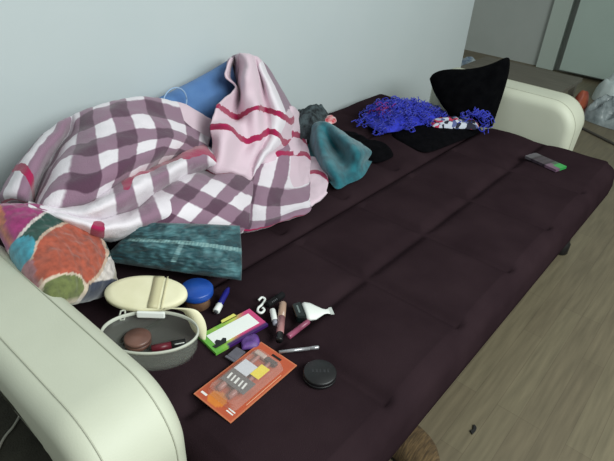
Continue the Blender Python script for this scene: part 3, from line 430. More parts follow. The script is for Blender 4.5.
def mat_blanket():
    m, nt, b = nmat('plaid_fleece'); N = nt.nodes; L = nt.links
    uv = N.new('ShaderNodeUVMap'); uv.uv_map = 'plaid'
    tc = N.new('ShaderNodeTexCoord'); wz = N.new('ShaderNodeTexNoise'); wz.inputs['Scale'].default_value = 45; L.new(tc.outputs['Object'], wz.inputs[0])
    wob = N.new('ShaderNodeVectorMath'); wob.operation = 'MULTIPLY_ADD'; L.new(wz.outputs['Color'], wob.inputs[0]); wob.inputs[1].default_value = (0.06, 0.06, 0); L.new(uv.outputs[0], wob.inputs[2])
    sp = N.new('ShaderNodeSeparateXYZ'); L.new(wob.outputs[0], sp.inputs[0])
    def math_(op, a, b_=None, c_=None):
        n = N.new('ShaderNodeMath'); n.operation = op
        for i, v in enumerate((a, b_, c_)):
            if v is None: continue
            if isinstance(v, (int, float)): n.inputs[i].default_value = v
            else: L.new(v, n.inputs[i])
        return n.outputs[0]
    def band(s):
        f = math_('FRACT', math_('ADD', s, 0.47)); d = math_('ABSOLUTE', math_('SUBTRACT', f, 0.5))
        r = N.new('ShaderNodeMapRange'); r.interpolation_type = 'SMOOTHSTEP'; r.inputs[1].default_value = 0.22; r.inputs[2].default_value = 0.27; r.inputs[3].default_value = 1; r.inputs[4].default_value = 0
        L.new(d, r.inputs[0]); return r.outputs[0]
    ap = N.new('ShaderNodeAttribute'); ap.attribute_name = 'plain'; ac = N.new('ShaderNodeAttribute'); ac.attribute_name = 'crimson'
    pl = math_('GREATER_THAN', ap.outputs['Fac'], 0.5)
    cnt = math_('MULTIPLY', math_('MULTIPLY', math_('ADD', band(sp.outputs[0]), band(sp.outputs[1])), 0.5), math_('SUBTRACT', 1, pl))
    rp = N.new('ShaderNodeValToRGB'); e = rp.color_ramp.elements
    e[0].color = lin((226, 218, 225)); e[1].color = lin((90, 62, 80)); k = e.new(0.5); k.color = lin((140, 110, 129)); L.new(cnt, rp.inputs[0])
    mx = N.new('ShaderNodeMix'); mx.data_type = 'RGBA'; L.new(pl, mx.inputs[0]); L.new(rp.outputs[0], mx.inputs[6]); mx.inputs[7].default_value = lin((216, 192, 204))
    c = math_('ADD', ac.outputs['Fac'], math_('MULTIPLY', math_('SUBTRACT', wz.outputs[0], 0.5), 0.15))
    cr = math_('MAXIMUM', math_('MULTIPLY', math_('GREATER_THAN', c, 1.0), math_('LESS_THAN', c, 1.35)), math_('MULTIPLY', math_('GREATER_THAN', c, 2.0), math_('LESS_THAN', c, 2.35)))
    m2 = N.new('ShaderNodeMix'); m2.data_type = 'RGBA'; L.new(cr, m2.inputs[0]); L.new(mx.outputs[2], m2.inputs[6]); m2.inputs[7].default_value = lin((158, 34, 78))
    L.new(m2.outputs[2], b.inputs['Base Color']); b.inputs['Roughness'].default_value = 0.95; b.inputs['Sheen Weight'].default_value = 0.3; b.inputs['Specular IOR Level'].default_value = 0.1
    nz = N.new('ShaderNodeTexNoise'); nz.inputs['Scale'].default_value = 260; L.new(tc.outputs['Object'], nz.inputs[0])
    bp = N.new('ShaderNodeBump'); bp.inputs['Strength'].default_value = 0.35; bp.inputs['Distance'].default_value = 0.004; L.new(nz.outputs[0], bp.inputs['Height']); L.new(bp.outputs[0], b.inputs['Normal'])
    return m
def cr4(p, t):
    a, b, c, d = p
    return 0.5 * (2 * b + (c - a) * t + (2 * a - 5 * b + 4 * c - d) * t * t + (3 * b - a - 3 * c + d) * t ** 3)
def surf(g, sub):
    R, K = len(g), len(g[0])
    def row(r, k, t):   # interpolate along a row
        idx = [min(max(k + q, 0), K - 1) for q in (-1, 0, 1, 2)]
        P = [g[r][i] for i in idx]
        return [cr4([q[n] for q in P], t) if n < 5 else P[1][n] * (1 - t) + P[2][n] * t for n in range(7)]
    cols = [(k, t / sub) for k in range(K - 1) for t in range(sub)] + [(K - 2, 1.0)]
    rows_ = [(r, t / sub) for r in range(R - 1) for t in range(sub)] + [(R - 2, 1.0)]
    G = [[row(r, k, t) for k, t in cols] for r in range(R)]
    out = []
    for r, t in rows_:
        idx = [min(max(r + q, 0), R - 1) for q in (-1, 0, 1, 2)]
        L_ = []
        for i in range(len(cols)):
            P = [G[q][i] for q in idx]
            L_.append([cr4([q[n] for q in P], t) if n < 5 else P[1][n] * (1 - t) + P[2][n] * t for n in range(7)])
        out.append(L_)
    return out
def blanket():
    vs = []; fs = []; at = []
    for gname, g in BLANKET.items():
        G = surf(g, 8 if gname not in ('dome',) else 7); o = len(vs); w = len(G[0])
        for L_ in G:
            for q in L_:
                p = Vector(q[:3]); nz = noise.noise(p * 26) * 0.004 + noise.noise(p * 70) * 0.0015
                vs.append((p.x, min(1.488, p.y + nz * 0.5), max(0.4315, p.z + nz))); at.append(q[3:])
        for j in range(len(G) - 1):
            for i in range(w - 1):
                a = o + j * w + i; fs.append((a, a + w, a + w + 1, a + 1))
    me = mesh('plaid_blanket', vs, fs)
    uv = me.uv_layers.new(name='plaid')
    for l in me.loops: uv.data[l.index].uv = at[l.vertex_index][:2]
    A = me.attributes.new('plain', 'FLOAT', 'POINT'); B = me.attributes.new('crimson', 'FLOAT', 'POINT')
    for i, q in enumerate(at): A.data[i].value = q[2]; B.data[i].value = q[3]
    o = link('plaid_blanket', me, mat_blanket())
    sd = o.modifiers.new('thickness', 'SOLIDIFY'); sd.thickness = 0.006; sd.offset = 0
    return tag(o, 'rumpled mauve and white plaid fleece blanket with crimson stripes heaped against the wall', 'blanket')
blanket()

# ------------------------------------------------------------------ cushions
PBL, PBR, PTR, PTL = (60, 304), (121, 293), (86, 218), (-14, 203)
def patch_col(s, t, side):
    # printed layout of the sewn patches
    q = [(PBL[n] * (1 - s) + PBR[n] * s) * (1 - t) + (PTL[n] * (1 - s) + PTR[n] * s) * t for n in (0, 1)]
    fb = max(0, (1 - (2 * s - 1) ** 2) * (1 - (2 * t - 1) ** 2)) ** 0.4
    x, y = q[0] + 9 * fb + 1.5 * noise.noise(Vector((s * 9, t * 9, 1))), q[1] - 15 * fb + 1.5 * noise.noise(Vector((s * 9, t * 9, 5)))
    ell = lambda cx, cy, rx, ry: math.hypot((x - cx) / rx, (y - cy) / ry)
    if x < 0.6 * (y - 200) - 6 + 0 * y and y < 246 and x < 24: return (172, 98, 70)
    if ell(27, 254, 11, 14) < 1: return (56, 134, 152)
    if ell(68, 290, 17, 11) < 1: return (96, 104, 58)
    if ell(68, 290, 20, 13) < 1: return (196, 178, 160)
    if x < 56 - (300 - y) * 0.45 and y > 262: return (146, 98, 104)
    if ell(70, 259, 31, 31) < 1: return (158, 74, 54)
    if ell(70, 259, 34, 34) < 1: return (184, 158, 140)
    if x > 84 and y > 284: return (40, 46, 66)
    if ell(66, 262, 46, 50) < 1 and y < 262: return (22, 64, 56)
    if ell(66, 262, 49, 53) < 1: return (196, 186, 182)
    return (140, 38, 98) if x < 66 else (164, 154, 138)
t_ = pillow('patchwork_cushion', (0.300, 0.846, 0.58), (0.485, 0.932, 0.465), (0.525, 1.11, 0.555), (0.338, 1.155, 0.66), 0.058,
            mat_attr('patchwork_velvet', mottle=0.3, scale=70), n=90, col=patch_col, pinch=-0.03, power=3.0)
tag(t_, 'multicoloured patchwork velvet cushion in orange, green and magenta slumped over the left armrest', 'cushion')
def teal_col(s, t, side):
    k = noise.noise(Vector((s * 7, t * 7, 2))) + 0.6 * noise.noise(Vector((s * 19, t * 19, 4)))
    st = 0.62 - 0.25 * (s - 0.45) ** 2
    if abs(t - st) < 0.035 and s > 0.05: return (122, 156, 156) if int(s * 70) % 2 else (96, 132, 136)
    if abs(s - 0.5) < 0.018 and 0.22 < t < st: return (112, 146, 148) if int(t * 50) % 2 else (80, 118, 124)
    v = Vector((22, 60, 68)).lerp(Vector((70, 112, 118)), max(0, min(1, 0.4 + k)))
    return tuple(v)
teal = pillow('velvet_cushion', (0.522, 1.064, 0.462), (0.716, 0.761, 0.458), (0.810, 0.864, 0.530), (0.592, 0.975, 0.585), 0.055, mat_attr('teal_crushed_velvet', 0.65, 0.3, 60, 0.4, 0.15), n=80, pinch=-0.02, wr=0.012, wf=6, col=teal_col, power=2.6)
tag(teal, 'teal crushed velvet cushion lying in front of the plaid blanket', 'cushion')
M_blue = mat('blue_cotton', (76, 114, 166), (86, 124, 174), 0.9, 14, 0.15, 200, sheen=0.2)
blue = pillow('blue_pillow', (0.96, 1.40, 0.45), (1.38, 1.40, 0.45), (1.30, 1.42, 0.765), (0.925, 1.41, 0.685), 0.055, M_blue, n=30, pinch=0.04)
ring = [(0.994 + 0.046 * math.cos(a), 1.35, 0.691 + 0.046 * math.sin(a)) for a in [2 * PI * k / 28 for k in range(29)]]
tube('pale_ring', ring, 0.0022, mat('pale_blue_thread', (150, 176, 206), rough=0.8), blue, 6)
tag(blue, 'plain blue pillow with a thin pale ring standing behind the blanket', 'pillow')

def quadcol(name, Mx, lx, ly, h, col, mt, parent=None, nx=24, ny=12):
    """flat box with a printed top face"""
    vs = []; fs = []; cs = []
    for j in range(ny + 1):
        for i in range(nx + 1):
            s, t = i / nx, j / ny
            vs.append(Mx @ Vector(((s - .5) * lx, (t - .5) * ly, h))); cs.append(col(s, t))
    for j in range(ny):
        for i in range(nx):
            a = j * (nx + 1) + i; fs.append((a, a + 1, a + nx + 2, a + nx + 1))
    per = [(i, 0) for i in range(nx)] + [(nx, j) for j in range(ny)] + [(i, ny) for i in range(nx, 0, -1)] + [(0, j) for j in range(ny, 0, -1)]
    o0 = len(vs)
    for i, j in per:
        vs.append(Mx @ Vector(((i / nx - .5) * lx, (j / ny - .5) * ly, 0))); cs.append(col(i / nx, j / ny))
    n = len(per); top = [j * (nx + 1) + i for i, j in per]
    for k in range(n): fs.append((top[k], top[(k + 1) % n], o0 + (k + 1) % n, o0 + k))
    fs.append(tuple(o0 + k for k in range(n)))
    me = mesh(name, vs, fs); at = me.attributes.new('print', 'FLOAT_COLOR', 'POINT')
    for i, c in enumerate(cs): at.data[i].color = lin(c)
    fixn(me); return link(name, me, mt, parent, smooth=False)
def prism(name, pts, h, mt, parent=None, Mx=None, bw=0, z0=0.0):
    n = len(pts); vs = [Vector((x, y, z0)) for x, y in pts] + [Vector((x, y, z0 + h)) for x, y in pts]
    if Mx: vs = [Mx @ v for v in vs]
    fs = [tuple(range(n)), tuple(range(n, 2 * n))] + [(k, (k + 1) % n, n + (k + 1) % n, n + k) for k in range(n)]
    o = part(name, vs, fs, mt, parent, smooth=False)
    if bw: bevel(o, bw, 2, 30)
    return o
ZM = 0.4285
M_print = mat_attr('printed_card', rough=0.4, mottle=0.04, bump=0.0, sheen=0.0)
def rodframe(a, b):
    a, b = Vector(a), Vector(b); z = (b - a).normalized(); x = z.orthogonal().normalized(); y = z.cross(x)
    m = Matrix.Identity(4)
    for i in range(3): m[i][0] = x[i]; m[i][1] = y[i]; m[i][2] = z[i]; m[i][3] = a[i]
    return m, (b - a).length
# ---------------- wash of clothes at the far end
M_tealcl = mat('teal_knit', (9, 80, 92), (26, 110, 122), 0.9, 30, 0.3, 260, sheen=0.3)
def garment(name, lab, cat, *a, **k):
    return tag(heap(name, *a, **k), lab, cat)
garment('black_sock', 'black sock sticking out from behind the teal garment', 'sock',
        [(1.58, 1.16), (1.69, 1.25), (1.75, 1.18), (1.705, 1.05), (1.735, 0.985), (1.69, 0.938), (1.60, 0.95), (1.57, 1.02)], 0.05, M_blackcloth, z0=ZM, seed=3, fscale=14)
M_mottle = mat('dark_green_patterned_cloth', (14, 20, 24), (66, 78, 82), 0.9, 60, 0.3, 200)
garment('patterned_garment', 'crumpled dark grey-green patterned garment between blanket and wall', 'garment',
        [(1.50, 1.30), (1.58, 1.41), (1.72, 1.435), (1.80, 1.40), (1.765, 1.31), (1.68, 1.25), (1.60, 1.22), (1.53, 1.23)], 0.115, M_mottle, z0=ZM, seed=5, fscale=16)
TEAL = [[(1.611,1.316,0.428,0,0,0,0),(1.602,1.298,0.428,0,0,0,0),(1.563,1.250,0.428,0,0,0,0),(1.560,1.212,0.428,0,0,0,0),(1.589,1.195,0.428,0,0,0,0),(1.650,1.191,0.428,0,0,0,0),(1.666,1.203,0.428,0,0,0,0)],
 [(1.602,1.298,0.428,0,0,0,0),(1.594,1.280,0.460,0,0,0,0),(1.556,1.231,0.510,0,0,0,0),(1.552,1.194,0.530,0,0,0,0),(1.577,1.179,0.520,0,0,0,0),(1.634,1.179,0.480,0,0,0,0),(1.650,1.191,0.428,0,0,0,0)],
 [(1.542,1.249,0.428,0,0,0,0),(1.537,1.230,0.440,0,0,0,0),(1.458,1.131,0.510,0,0,0,0),(1.521,1.132,0.500,0,0,0,0),(1.510,1.070,0.530,0,0,0,0),(1.630,1.105,0.470,0,0,0,0),(1.649,1.110,0.428,0,0,0,0)],
 [(1.456,1.166,0.428,0,0,0,0),(1.464,1.148,0.430,0,0,0,0),(1.403,1.060,0.490,0,0,0,0),(1.527,1.099,0.460,0,0,0,0),(1.470,0.995,0.530,0,0,0,0),(1.607,1.022,0.470,0,0,0,0),(1.625,1.014,0.428,0,0,0,0)],
 [(1.379,1.065,0.428,0,0,0,0),(1.399,1.066,0.430,0,0,0,0),(1.341,0.979,0.480,0,0,0,0),(1.472,1.019,0.455,0,0,0,0),(1.440,0.937,0.520,0,0,0,0),(1.612,0.990,0.450,0,0,0,0),(1.628,0.978,0.428,0,0,0,0)],
 [(1.343,0.983,0.428,0,0,0,0),(1.360,0.993,0.430,0,0,0,0),(1.330,0.936,0.450,0,0,0,0),(1.386,0.936,0.450,0,0,0,0),(1.461,0.935,0.460,0,0,0,0),(1.589,0.985,0.430,0,0,0,0),(1.603,0.971,0.428,0,0,0,0)],
 [(1.325,0.973,0.428,0,0,0,0),(1.343,0.983,0.428,0,0,0,0),(1.315,0.923,0.428,0,0,0,0),(1.373,0.920,0.428,0,0,0,0),(1.456,0.916,0.428,0,0,0,0),(1.603,0.971,0.428,0,0,0,0),(1.618,0.957,0.428,0,0,0,0)]]
def cloth(name, g, mt, nz=0.004, th=0.005, sub=6):
    G = surf(g, sub); w = len(G[0]); vs = []; fs = []
    for L_ in G:
        for q in L_:
            p = Vector(q[:3]); k = nz * noise.noise(p * 30) + nz * 0.5 * noise.noise(p * 75); vs.append((p.x, p.y, max(0.4288, p.z + k)))
    for j in range(len(G) - 1):
        for i in range(w - 1):
            a = j * w + i; fs.append((a, a + w, a + w + 1, a + 1))
    return part(name, vs, fs, mt)
tg = cloth('teal_garment', TEAL, M_tealcl); tg.modifiers.new('t', 'SOLIDIFY').thickness = 0.003
tag(tg, 'crumpled teal knitted garment lying beside the right end of the plaid blanket', 'garment')
M_redw = mat('red_white_wrapper', (196, 60, 72), (226, 200, 200), 0.5, 50)
garment('wrapper', 'small crumpled red and white wrapper on top of the clothes by the wall', 'wrapper',
        [(1.655, 1.262), (1.70, 1.30), (1.735, 1.275), (1.71, 1.235), (1.67, 1.23)], 0.02, M_redw, z0=0.482, seed=2, fscale=40)
garment('black_garment', 'flat black garment lying on the sofa under the blue scarf', 'garment',
        [(1.83, 0.96), (1.88, 1.06), (2.02, 1.08), (2.16, 1.02), (2.26, 0.87), (2.19, 0.815), (1.98, 0.838), (1.83, 0.868)], 0.03, M_blackcloth, z0=ZM, seed=4, fscale=10)
def mat_floral():
    m, nt, b = nmat('printed_cloth'); N = nt.nodes; L = nt.links
    tc = N.new('ShaderNodeTexCoord'); v = N.new('ShaderNodeTexVoronoi'); v.inputs['Scale'].default_value = 62; L.new(tc.outputs['Object'], v.inputs[0])
    sp = N.new('ShaderNodeSeparateColor'); L.new(v.outputs['Color'], sp.inputs[0]); rp = N.new('ShaderNodeValToRGB'); rp.color_ramp.interpolation = 'CONSTANT'
    e = rp.color_ramp.elements; e[0].color = lin((30, 30, 48)); e[1].color = lin((190, 194, 206)); e[1].position = 0.34
    k = e.new(0.68); k.color = lin((186, 52, 84)); k = e.new(0.84); k.color = lin((84, 92, 140))
    L.new(sp.outputs[0], rp.inputs[0]); L.new(rp.outputs[0], b.inputs['Base Color']); b.inputs['Roughness'].default_value = 0.9
    return m
garment('printed_scarf', 'small white, red and dark printed cloth crumpled on the black garment', 'cloth',
        [(2.04, 0.965), (2.09, 1.0), (2.17, 0.965), (2.26, 0.90), (2.255, 0.855), (2.17, 0.815), (2.12, 0.865), (2.065, 0.915)], 0.036, mat_floral(), z0=0.452, seed=8, fscale=26)
# blue frilly scarf: a mass of thin ruffled yarn loops over a low core
M_yarn = mat('royal_blue_yarn', (20, 30, 158), (36, 50, 196), 0.8, 60, sheen=0.2); M_yarnp = mat('magenta_yarn', (122, 34, 120), (150, 44, 110), 0.8, 60)
SC = [(1.80, 1.08), (1.84, 1.20), (1.93, 1.255), (2.05, 1.27), (2.13, 1.23), (2.19, 1.13), (2.255, 1.04), (2.20, 0.975), (2.05, 0.985), (1.93, 1.015)]
sc = tag(heap('frilly_scarf', [(2.03 + (x - 2.03) * 0.86, 1.11 + (y - 1.11) * 0.82) for x, y in SC], 0.06, M_yarn, z0=0.442, seed=6, fscale=18), 'royal blue frilly yarn scarf bunched beside the black cushion', 'scarf')
def strands(name, n, region, mt, parent, seed, r=0.0018):
    rnd = random.Random(seed); parts = []
    cs = Vector((sum(p[0] for p in region) / len(region), sum(p[1] for p in region) / len(region), 0))
    for k in range(n):
        a = Vector((*rnd.choice(region), 0)); t = rnd.random() ** 0.6
        c = cs.lerp(a, t) + Vector((rnd.uniform(-.03, .03), rnd.uniform(-.03, .03), 0))
        z = 0.446 + 0.07 * max(0, 1 - t ** 2.2); R = rnd.uniform(0.010, 0.024); ph = rnd.random() * 6; tx = rnd.uniform(-1.2, 1.2)
        pts = []
        for i in range(9):
            q = ph + i * 0.62; pts.append((c.x + R * math.cos(q), c.y + R * math.sin(q) * math.cos(tx), z + R * 0.7 * math.sin(q) * math.sin(tx) + 0.004 * math.sin(q * 3)))
        pts = [(x, y, max(0.4345, zz)) for x, y, zz in pts]
        parts.append(tubed(pts, r, 4))
    return part(name, *merge(*parts), mt, parent)
strands('yarn_loops', 420, SC, M_yarn, sc, 1)
strands('magenta_tuft', 22, [(1.88, 1.17), (1.95, 1.20), (1.98, 1.13), (1.93, 1.13)], M_yarnp, sc, 2)
sc2 = strands('yarn_tuft', 60, [(2.15, 0.90), (2.20, 0.86), (2.255, 0.80), (2.20, 0.80)], M_yarn, sc, 3, 0.002)
M_bcush = mat('black_fabric_cushion', (4, 4, 6), (9, 9, 11), 0.95, 30, 0.3, 300, spec=0.04)
def puff(name, outline, T, mt, n_r=14, wr=0.006, power=2.0):
    """stuffed shape: an outline in space inflated to both sides"""
    O = spline([Vector(p) for p in outline] + [Vector(outline[0])], 4)[:-1]; c = sum(O, Vector()) / len(O); n = len(O)
    nr = Vector((0, 0, 0))
    for i in range(n): nr += (O[i] - c).cross(O[(i + 1) % n] - c)
    nr.normalize(); vs = []; fs = []
    for side in (1, -1):
        b = len(vs)
        for r in range(n_r + 1):
            t = r / n_r
            for p in O:
                q = c + (p - c) * t; h = T * max(0, 1 - t ** power) ** 0.6
                h += wr * noise.noise(q * 14 + Vector((side, 0, 0))) * min(1, (1 - t) * 4)
                vs.append(q + nr * side * h)
        for r in range(n_r):
            for k in range(n): fs.append((b + r * n + k, b + r * n + (k + 1) % n, b + (r + 1) * n + (k + 1) % n, b + (r + 1) * n + k))
    me = mesh(name, vs, fs); bm = bmesh.new(); bm.from_mesh(me); bmesh.ops.remove_doubles(bm, verts=bm.verts[:], dist=1e-5)
    bmesh.ops.recalc_face_normals(bm, faces=bm.faces[:]); bm.to_mesh(me); bm.free()
    return link(name, me, mt)
BC = [(2.172, 1.083, 0.606), (2.182, 1.076, 0.628), (2.202, 1.051, 0.646), (2.228, 1.012, 0.656), (2.259, 0.962, 0.662), (2.29, 0.914, 0.676), (2.321, 0.873, 0.697), (2.342, 0.846, 0.717), (2.355, 0.827, 0.725), (2.358, 0.816, 0.712), (2.351, 0.805, 0.668), (2.335, 0.799, 0.603), (2.317, 0.797, 0.535), (2.298, 0.795, 0.475), (2.284, 0.795, 0.437), (2.267, 0.817, 0.432), (2.244, 0.854, 0.432), (2.221, 0.899, 0.432), (2.205, 0.942, 0.443), (2.192, 0.984, 0.481), (2.181, 1.022, 0.52), (2.174, 1.057, 0.562)]
bc = puff('black_cushion', BC, 0.05, M_bcush)
tag(bc, 'black cushion standing on its edge against the far cream armrest', 'cushion')
# dark packet with a green corner
t = thing('foil_packet', 'small dark purple packet with a bright green corner alone on the far seat', 'packet', (2.09, 0.485, ZM))
F = frame((2.09, 0.485, ZM + 0.001), (0.04, 0.138, 0))
def pk(s, u):
    if s < 0.24 and u < 0.6: return (52, 150, 74)
    if s < 0.34: return (60, 84, 66) if u < 0.5 else (110, 84, 104)
    if s > 0.80: return (84, 80, 86)
    return (64, 54, 64) if (int(s * 16) % 3) else (44, 36, 44)
quadcol('packet_body', F, 0.14, 0.068, 0.010, pk, M_print, t)
box('end_flap', (0.0705, 0.0745, -0.03, 0.03, 0.002, 0.008), mat('packet_silver_edge', (120, 112, 122), rough=0.4), t, 0, F)

# ---------------- cosmetics case
case = thing('cosmetics_case', 'open oval clear plastic cosmetics case with cream lid beside the left armrest', 'case', (0.44, 0.75, ZM))
FC = frame((0.439, 0.741, ZM), (0.66, -0.75, 0))
M_clear = mat('clear_plastic', (206, 212, 200), (212, 218, 206), 0.15, 10, alpha=0.07); M_cream = mat('cream_vinyl', (222, 216, 182), (228, 222, 190), 0.5, 30)
M_beige = mat('beige_vinyl_band', (192, 184, 148), rough=0.5); M_zip = mat('pale_zip', (186, 188, 176), rough=0.5)
lathe('case_body', [(0.0, 0.0), (0.80, 0.0), (0.90, 0.004), (0.97, 0.02), (1.0, 0.06), (0.985, 0.06), (0.955, 0.02), (0.88, 0.006), (0.0, 0.003)], M_clear, case, FC @ Matrix.Diagonal((1, 1, 1, 1)), 48, 0.098, 0.062)
lathe('zip_rim', [(0.985, 0.056), (1.015, 0.056), (1.025, 0.060), (1.015, 0.064), (0.985, 0.064), (0.985, 0.056)], M_zip, case, FC, 48, 0.098, 0.062, False)
LX = frame((0.4945, 0.829, 0.503), (0.66, -0.75, 0), (-0.20, -0.22, 0.95))
lid = lathe('case_lid', [(0.0, -0.004), (0.95, -0.004), (1.0, 0.0), (1.0, 0.009), (0.96, 0.013), (0.80, 0.0145), (0.0, 0.016)], M_cream, case, LX, 48, 0.090, 0.045)
def strip(name, x0, x1, mt, parent):
    vs = []; fs = []
    for i in range(13):
        yv = -0.042 + 0.084 * i / 12
        for x in (x0, x1):
            k = min(1, math.hypot(x / 0.090, yv / 0.045)); vs.append(LX @ Vector((x, yv, 0.0172 - 0.003 * max(0, k - 0.8) / 0.2)))
    for i in range(12): fs.append((2 * i, 2 * i + 1, 2 * i + 3, 2 * i + 2))
    o = part(name, vs, fs, mt, parent); sd = o.modifiers.new('t', 'SOLIDIFY'); sd.thickness = 0.0015; return o
strip('beige_band', 0.012, 0.034, M_beige, lid); strip('seam_strip', 0.040, 0.043, M_beige, lid)
bevel(box('hinge_plate', (-0.028, 0.032, -0.004, 0.004, 0.006, 0.021), M_white, case, 0, frame((0.467, 0.781, 0.478), (0.66, -0.75, 0), (0.1, 0.12, 0.98))), 0.003)
zp = tube('zip_pull', [(0.441, 0.832, 0.492), (0.434, 0.838, 0.489), (0.427, 0.834, 0.482), (0.424, 0.826, 0.477), (0.430, 0.822, 0.477), (0.437, 0.828, 0.483), (0.441, 0.832, 0.492)], 0.002, M_zip, case, 8)
def ribbon(name, cl, w, mt, parent, th=0.002):
    cl = spline(cl, 5); vs = []; fs = []; n = len(cl)
    ws = spline([(a, 0, 0) for a in w], 5)
    for i, p in enumerate(cl):
        tdir = (cl[min(i + 1, n - 1)] - cl[max(i - 1, 0)]).normalized(); s = Vector((0.62, -0.70, 0.25)).normalized() * ws[i].x
        vs += [p - s, p + s]
    for i in range(n - 1): fs.append((2 * i, 2 * i + 1, 2 * i + 3, 2 * i + 2))
    o = part(name, vs, fs, mt, parent); sd = o.modifiers.new('t', 'SOLIDIFY'); sd.thickness = th; return o
ribbon('strap', [(0.494, 0.762, 0.506), (0.512, 0.741, 0.507), (0.529, 0.724, 0.500), (0.535, 0.713, 0.480), (0.536, 0.702, 0.456), (0.535, 0.688, 0.434)], [0.003, 0.006, 0.013, 0.017, 0.015, 0.003], M_cream, case)
# what lies in the case
t = thing('powder_compact', 'round brown powder compact inside the clear case', 'compact', (0.437, 0.793, ZM + .004))
FB = Matrix.Translation((0.432, 0.782, ZM + 0.0045))
lathe('compact_base', [(0, 0), (0.026, 0), (0.028, 0.003), (0.028, 0.012)], mat('brown_plastic', (92, 62, 54), (110, 76, 64), 0.4, 30), t, FB)
lathe('compact_lid', [(0.0285, 0.0122), (0.0285, 0.018), (0.026, 0.021), (0, 0.022)], mat('brown_plastic_lid', (104, 74, 66), (118, 84, 74), 0.35, 30), t, FB)
t = thing('lip_colour_tube', 'dark red lip colour tube with a black end inside the clear case', 'tube', (0.46, 0.73, ZM + .004))
a, b_ = Vector((0.437, 0.741, ZM + 0.0125)), Vector((0.498, 0.706, ZM + 0.0125)); mid_ = a.lerp(b_, 0.58)
tube('tube_body', [a, mid_], 0.008, mat('dark_red_plastic', (104, 24, 40), rough=0.35), t, 14)
tube('tube_cap', [mid_, b_], 0.0083, M_black, t, 14)
for k in range(3):
    q = mid_.lerp(b_, 0.25 + 0.22 * k); tube('white_mark', [q + Vector((-0.0045, -0.006, 0.0072)), q + Vector((0.002, -0.010, 0.0072))], 0.0012, M_white, t, 5)

# ---------------- jar with a blue lid
t = thing('lidded_jar', 'small brown jar with a blue lid in front of the teal cushion', 'jar', (0.61, 0.80, ZM))
FJ = Matrix.Translation((0.604, 0.793, ZM)) @ Matrix.Diagonal((1, 1, 1.12, 1))
lathe('jar_body', [(0, 0), (0.026, 0), (0.030, 0.004), (0.030, 0.026), (0.028, 0.031)], mat('brown_jar', (96, 70, 54), (120, 92, 72), 0.25, 40), t, FJ)
lathe('jar_lid', [(0.028, 0.0315), (0.0375, 0.0315), (0.0385, 0.034), (0.0385, 0.045), (0.036, 0.048), (0, 0.049)], mat('blue_lid_plastic', (22, 66, 150), (28, 76, 164), 0.35, 30), t, FJ)
# ---------------- navy vial with a white cap
t = thing('perfume_vial', 'navy blue vial with a white ringed cap lying behind the bright card', 'vial', (0.65, 0.755, ZM))
Mx, ln = rodframe((0.612, 0.737, ZM + 0.0085), (0.692, 0.782, ZM + 0.0075))
lathe('vial_cap', [(0.0, 0.0), (0.0055, 0.0), (0.0085, 0.002), (0.0085, 0.024), (0.007, 0.026)], M_white, t, Mx)
lathe('cap_end', [(0.0, -0.0012), (0.0048, -0.0012), (0.0054, 0.0002)], mat('grey_plastic', (90, 92, 98), rough=0.4), t, Mx)
lathe('vial_body', [(0.007, 0.0262), (0.0072, 0.03), (0.0072, ln - 0.014), (0.0045, ln - 0.006), (0.004, ln), (0, ln)], mat('navy_plastic', (34, 34, 120), (40, 40, 134), 0.3, 30), t, Mx)

# ---------------- bright card pack with white label
t = thing('label_pack', 'flat pack with white label and green to pink border', 'pack', (0.616, 0.674, ZM))
FP = frame((0.600, 0.6645, ZM), (0.1425, -0.0165, 0))
def grad(s, u):
    g, y, p = Vector((98, 166, 62)), Vector((190, 198, 84)), Vector((196, 64, 116))
    k = min(1, max(0, (s - 0.06) / 0.9)); k = max(0, min(1, k + (0.5 - u) * 0.5 * (1 if s > .3 else 0)))
    c = g.lerp(y, k / 0.45) if k < 0.45 else y.lerp(p, min(1, (k - 0.45) / 0.25))
    if u < 0.13 and s > 0.22: c = Vector((60, 26, 92))
    return tuple(c)
quadcol('pack_box', FP, 0.143, 0.069, 0.007, grad, M_print, t)
prism('white_label', [(-0.058, -0.019), (0.058, -0.019), (0.058, 0.022), (-0.058, 0.022)], 0.0008, mat('white_paper', (236, 238, 234), rough=0.6), t, FP, z0=0.0072)
prism('black_figure', [(-0.064, -0.023), (-0.036, -0.023), (-0.029, -0.012), (-0.034, -0.007), (-0.042, -0.011), (-0.048, -0.003), (-0.055, -0.006), (-0.058, -0.014), (-0.066, -0.014)], 0.0008, M_black, t, FP, z0=0.0082)
prism('yellow_tab', [(-0.008, 0.032), (0.034, 0.032), (0.032, 0.044), (-0.004, 0.043)], 0.004, mat('yellow_card', (224, 218, 110), rough=0.5), t, FP, z0=0.003)
# purple thing and grey sachet by the packs
M_purple = mat('purple_satin', (72, 42, 108), (104, 66, 142), 0.5, 60)
t = garment('satin_pouch', 'small purple satin pouch showing between the two packs', 'pouch',
        [(0.575, 0.612), (0.592, 0.632), (0.612, 0.633), (0.628, 0.622), (0.622, 0.604), (0.603, 0.592)], 0.013, M_purple, z0=ZM, seed=12, fscale=34)
t = thing('sachet', 'small dull grey sachet partly under the orange pack', 'sachet', (0.56, 0.612, ZM))
FG = frame((0.557, 0.611, ZM), (0.9, 0.1, 0))
prism('sachet_body', [(-0.016, -0.014), (0.016, -0.014), (0.016, 0.012), (-0.016, 0.012)], 0.004, mat('grey_foil', (84, 80, 90), (98, 94, 104), 0.4, 50), t, FG, 0.0025)
prism('crimped_end', [(-0.022, -0.014), (-0.0165, -0.014), (-0.0165, 0.012), (-0.022, 0.012)], 0.003, mat('grey_foil_crimp', (96, 92, 102), rough=0.35), t, FG, z0=0.001)

